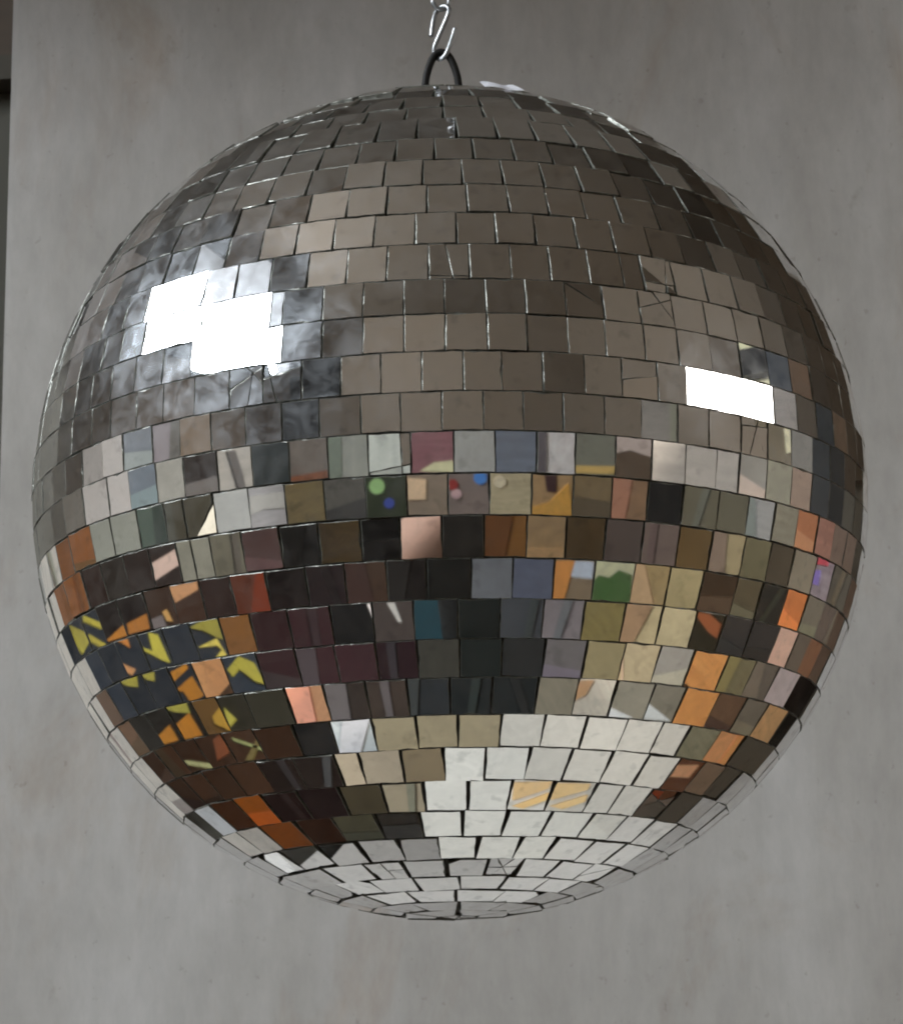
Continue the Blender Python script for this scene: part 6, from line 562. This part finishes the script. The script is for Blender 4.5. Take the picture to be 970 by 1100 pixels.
for r, l0, l1, LL in ROWS:
    for i, a in enumerate(LL):
        b = LL[i+1] if i+1 < len(LL) else LL[0]+2*math.pi
        mlat = (l0+l1)/2; lo = (a+b)/2
        g = random.Random(r*131+i*17+1)
        n = nrm(mlat, lo); e = Vector((math.cos(lo), math.sin(lo), 0)); u = n.cross(e)
        if u.z < 0: u = -u
        ta, tb = tilt(r, i); n2 = (n+ta*e+tb*u).normalized(); e2 = (e-n2*e.dot(n2)).normalized(); u2 = n2.cross(e2)
        if u2.dot(u) < 0: u2 = -u2
        hh = (l0-l1)*R; gap = .00028
        polar = max(abs(l0), abs(l1)); eq = min(abs(l0), abs(l1))
        Wp = (b-a)*math.cos(polar)*R; We = (b-a)*math.cos(eq)*R
        if abs(mlat) > math.radians(64): wt, wb_ = (Wp, We) if mlat > 0 else (We, Wp); wt -= .0012; wb_ -= .0012
        else: wt = wb_ = min(We, max(Wp, .0175 if (b-a)*math.cos(mlat)*R > .0185 else 0)) - .0003
        if r >= 14 and abs(mlat) <= math.radians(64): wt = lerp(wt, We-.0003, .45)
        hg = .00015+(.0003 if r in (12, 13) else 0)+(.0009 if r > 21 else 0)
        y0, y1 = -hh/2+hg/2, hh/2-hg/2
        # rows do not close perfectly
        y1 -= abs(g.gauss(0, .00010)); y0 += abs(g.gauss(0, .00010))
        j = .00010 if r < 19 else .00035
        if r > 21: j = .0005
        pts = [(-wb_/2+g.gauss(0, j), y0+g.gauss(0, j)), (wb_/2+g.gauss(0, j), y0+g.gauss(0, j)), (wt/2+g.gauss(0, j), y1+g.gauss(0, j)), (-wt/2+g.gauss(0, j), y1+g.gauss(0, j))]
        if r > 21 and g.random() < .2:       # cut corner
            k = g.randrange(4); p, q, s_ = pts[k-1], pts[k], pts[(k+1) % 4]
            pts[k:k+1] = [(lerp(q[0], p[0], .3), lerp(q[1], p[1], .3)), (lerp(q[0], s_[0], .25), lerp(q[1], s_[1], .25))]
        v = g.uniform(.885, .94)*(1 if g.random() < .96 else .84)
        vv = TINTS.get((r, i), 1.0)
        hzv = min(1, abs(g.gauss(.35, .25))+.08)
        if r < 12: hzv = min(1, hzv+.2)
        if 0 < r < 13 and g.random() < .10: hzv = 1.0
        if r >= 12: hzv *= .2
        tint = (v, v*g.uniform(.965, .985), v*g.uniform(.88, .925), hzv)
        lift = g.gauss(0, .00022)
        if r < 6: lift += g.gauss(0, .00025)
        wob = (.0007*math.sin(lo*2.3+1.7+r*.25)+.0003*math.sin(lo*6.1))*(1.8 if r < 5 else .6)
        C = C0+n*(R-.0002)+u*wob
        if (r, i) in BROKEN:
            style = BROKEN[(r, i)]
            polys = [pts]
            hub = (style[0]*wt/2, style[1]*hh/2); a0 = g.uniform(0, 3.14)
            for k in range(style[2]):
                an = a0+k*3.14159/style[2]+g.uniform(-.25, .25); new = []
                hp = (hub[0]+g.gauss(0, .0012), hub[1]+g.gauss(0, .0012))
                for pl in polys:
                    A, B = cut(pl, hp, (math.cos(an), math.sin(an)))
                    new += [q for q in (A, B) if len(q) > 2]
                polys = new
            for pl in polys:
                ar = abs(sum(pl[k][0]*pl[(k+1) % len(pl)][1]-pl[(k+1) % len(pl)][0]*pl[k][1] for k in range(len(pl))))/2
                if ar < 1.2e-6: continue
                d1, d2 = g.gauss(0, .03), g.gauss(0, .03)
                n3 = (n2+d1*e2+d2*u2).normalized(); e3 = (e2-n3*e2.dot(n3)).normalized(); u3 = n3.cross(e3)
                if u3.dot(u2) < 0: u3 = -u3
                poly_tile(C, n3, e3, u3, shrink(pl, .00014), g, tint, lift+g.uniform(-.0003, .0002), .0001)
        else:
            poly_tile(C, n2, e2, u2, pts, g, tint, lift)
g = random.Random(77)
pole = [(.0118*math.cos(k*2*math.pi/8), .0118*math.sin(k*2*math.pi/8)) for k in range(12)]
polys = [pole]
for k in range(3):
    new = []
    for pl in polys:
        new += [q for q in cut(pl, (g.gauss(0, .002), g.gauss(0, .002)), (math.cos(.3+k*1.05), math.sin(.3+k*1.05))) if len(q) > 2]
    polys = new
for pl in polys:
    d1, d2 = g.gauss(0, .03), g.gauss(0, .03)
    n3 = Vector((d1, d2, -1)).normalized(); e3 = (Vector((1, 0, 0))-n3*n3.x).normalized(); u3 = n3.cross(e3)
    if abs(sum(pl[k][0]*pl[(k+1) % len(pl)][1]-pl[(k+1) % len(pl)][0]*pl[k][1] for k in range(len(pl)))) < 3e-6: continue
    cg = Vector((sum(q[0] for q in pl)/len(pl), sum(q[1] for q in pl)/len(pl), 0))
    nn = (Vector((cg.x, -cg.y, -R*.995))).normalized(); n3 = (nn+Vector((d1, d2, 0))*.6).normalized(); e3 = (Vector((1, 0, 0))-n3*n3.x).normalized(); u3 = n3.cross(e3)
    if u3.y > 0: u3 = -u3
    poly_tile(C0+nn*(R-.0003), n3, e3, u3, [(q[0]-cg.x, q[1]-cg.y) for q in shrink(pl, .0006)], g, (.9, .89, .85, .4), 0)
fi = {}
bm.faces.ensure_lookup_table(); bm.faces.index_update()
tl = [None]*len(bm.faces)
for f, t in tints: tl[f.index] = t
for f in bm.faces:
    if f.normal.length == 0: f.normal_update()
    if f.material_index == 0 and f.calc_center_median() is not None:
        f.normal_update()
        if f.normal.dot(f.calc_center_median()-C0) < 0: f.normal_flip()
tiles = link('mirror_tiles', bm, [M_mirror, M_edge], ball, 'raw')
at = tiles.data.color_attributes.new('tint', 'FLOAT_COLOR', 'CORNER')
for p in tiles.data.polygons:
    t = tl[p.index] or (.9, .9, .86, .3)
    for li in p.loop_indices: at.data[li].color = t
# loose sliver of paper on the upper rim
def surf_strip(name, lat0, lat1, lon0, lon1, lift0, lift1, mt):
    bm = bmesh.new(); G = []
    for i in range(9):
        row = []
        for j_ in range(4):
            lo = lerp(lon0, lon1, i/8); la = lerp(lat0, lat1, j_/3)+.012*math.sin(i*1.1)*(j_/3)
            row.append(bm.verts.new(C0+nrm(la, lo)*(R+lerp(lift0, lift1, j_/3)+.0006*math.sin(i*.9))))
        G.append(row)
    for i in range(8):
        for j_ in range(3): bm.faces.new((G[i][j_], G[i+1][j_], G[i+1][j_+1], G[i][j_+1]))
    bmesh.ops.solidify(bm, geom=bm.faces[:], thickness=.0004)
    return link(name, bm, mt, ball)
lab = surf_strip('paper_label', *LABELPOS, M_label); lab['label'] = 'white curled paper label on the upper rim'
# ring, hook and chain
YR = 0.0
def ib(x, z, y=0.0): return Vector((x, y, HB+z))
base = HB+R-.004
pts = [ib(-.0125, .243)]+[ib(-.0124, .258), ib(-.0112, .273), ib(-.0094, .283), ib(-.0055, .2925), ib(-.0008, .2955), ib(.0042, .2925), ib(.0082, .283), ib(.0100, .273), ib(.0112, .258), ib(.0113, .243)]
bm = bmesh.new(); tube(bm, spline(pts, 8), .0024, 12)
link('hanging_ring', bm, M_ring, ball, True)
bm = bmesh.new(); bmesh.ops.create_cone(bm, cap_ends=True, segments=32, radius1=.024, radius2=.02, depth=.004, matrix=Matrix.Translation((0, 0, HB+R+.001)))
link('top_cap', bm, M_core, ball)
hk = [ib(.0085, .3105, -.003), ib(.0066, .3040, -.003), ib(.0040, .2965, -.003), ib(.0018, .2925, -.002), ib(-.0008, .2910, 0), ib(-.0034, .2925, .002), ib(-.0050, .2965, .003), ib(-.0046, .3010, .002), ib(-.0010, .3090, 0), ib(.0026, .3165, -.002), ib(.0046, .3215, -.003), ib(.0046, .3250, -.002), ib(.0022, .3275, 0), ib(-.0014, .3270, .002), ib(-.0038, .3235, .002), ib(-.0054, .3170, .001), ib(-.0068, .3070, .001)]
bm = bmesh.new(); tube(bm, spline(hk, 7), .0015, 12)
o = link('s_hook', bm, M_zinc, None, True); tag(o, 'bright zinc S shaped hook joining the chain to the black ring of the ball', 'hook')
chain = empty('chain', (0, 0, HB+.325)); tag(chain, 'pale zinc chain running up out of the picture from the hook', 'chain')
def chain_link(zc, turn, h=.0115, wd=.0052):
    ps = []
    for k in range(33):
        t = 2*math.pi*k/32; x = wd*math.cos(t)*(1 if abs(math.sin(t)) < .999 else 1); z = (h)*math.sin(t)
        x = wd*max(-1, min(1, 1.25*math.cos(t))); 
        ps.append(Vector((x*math.cos(turn)-.0003, x*math.sin(turn), HB+zc+z)))
    bm = bmesh.new(); tube(bm, ps, .0015, 10, False); bmesh.ops.remove_doubles(bm, verts=bm.verts, dist=1e-5)
    return link('link', bm, M_zinc, chain, True)
zc = .3365
for k in range(70):
    if zc > Z1-HB-.01: break
    chain_link(zc, .12 if k % 2 == 0 else .12+math.pi/2); zc += .0195
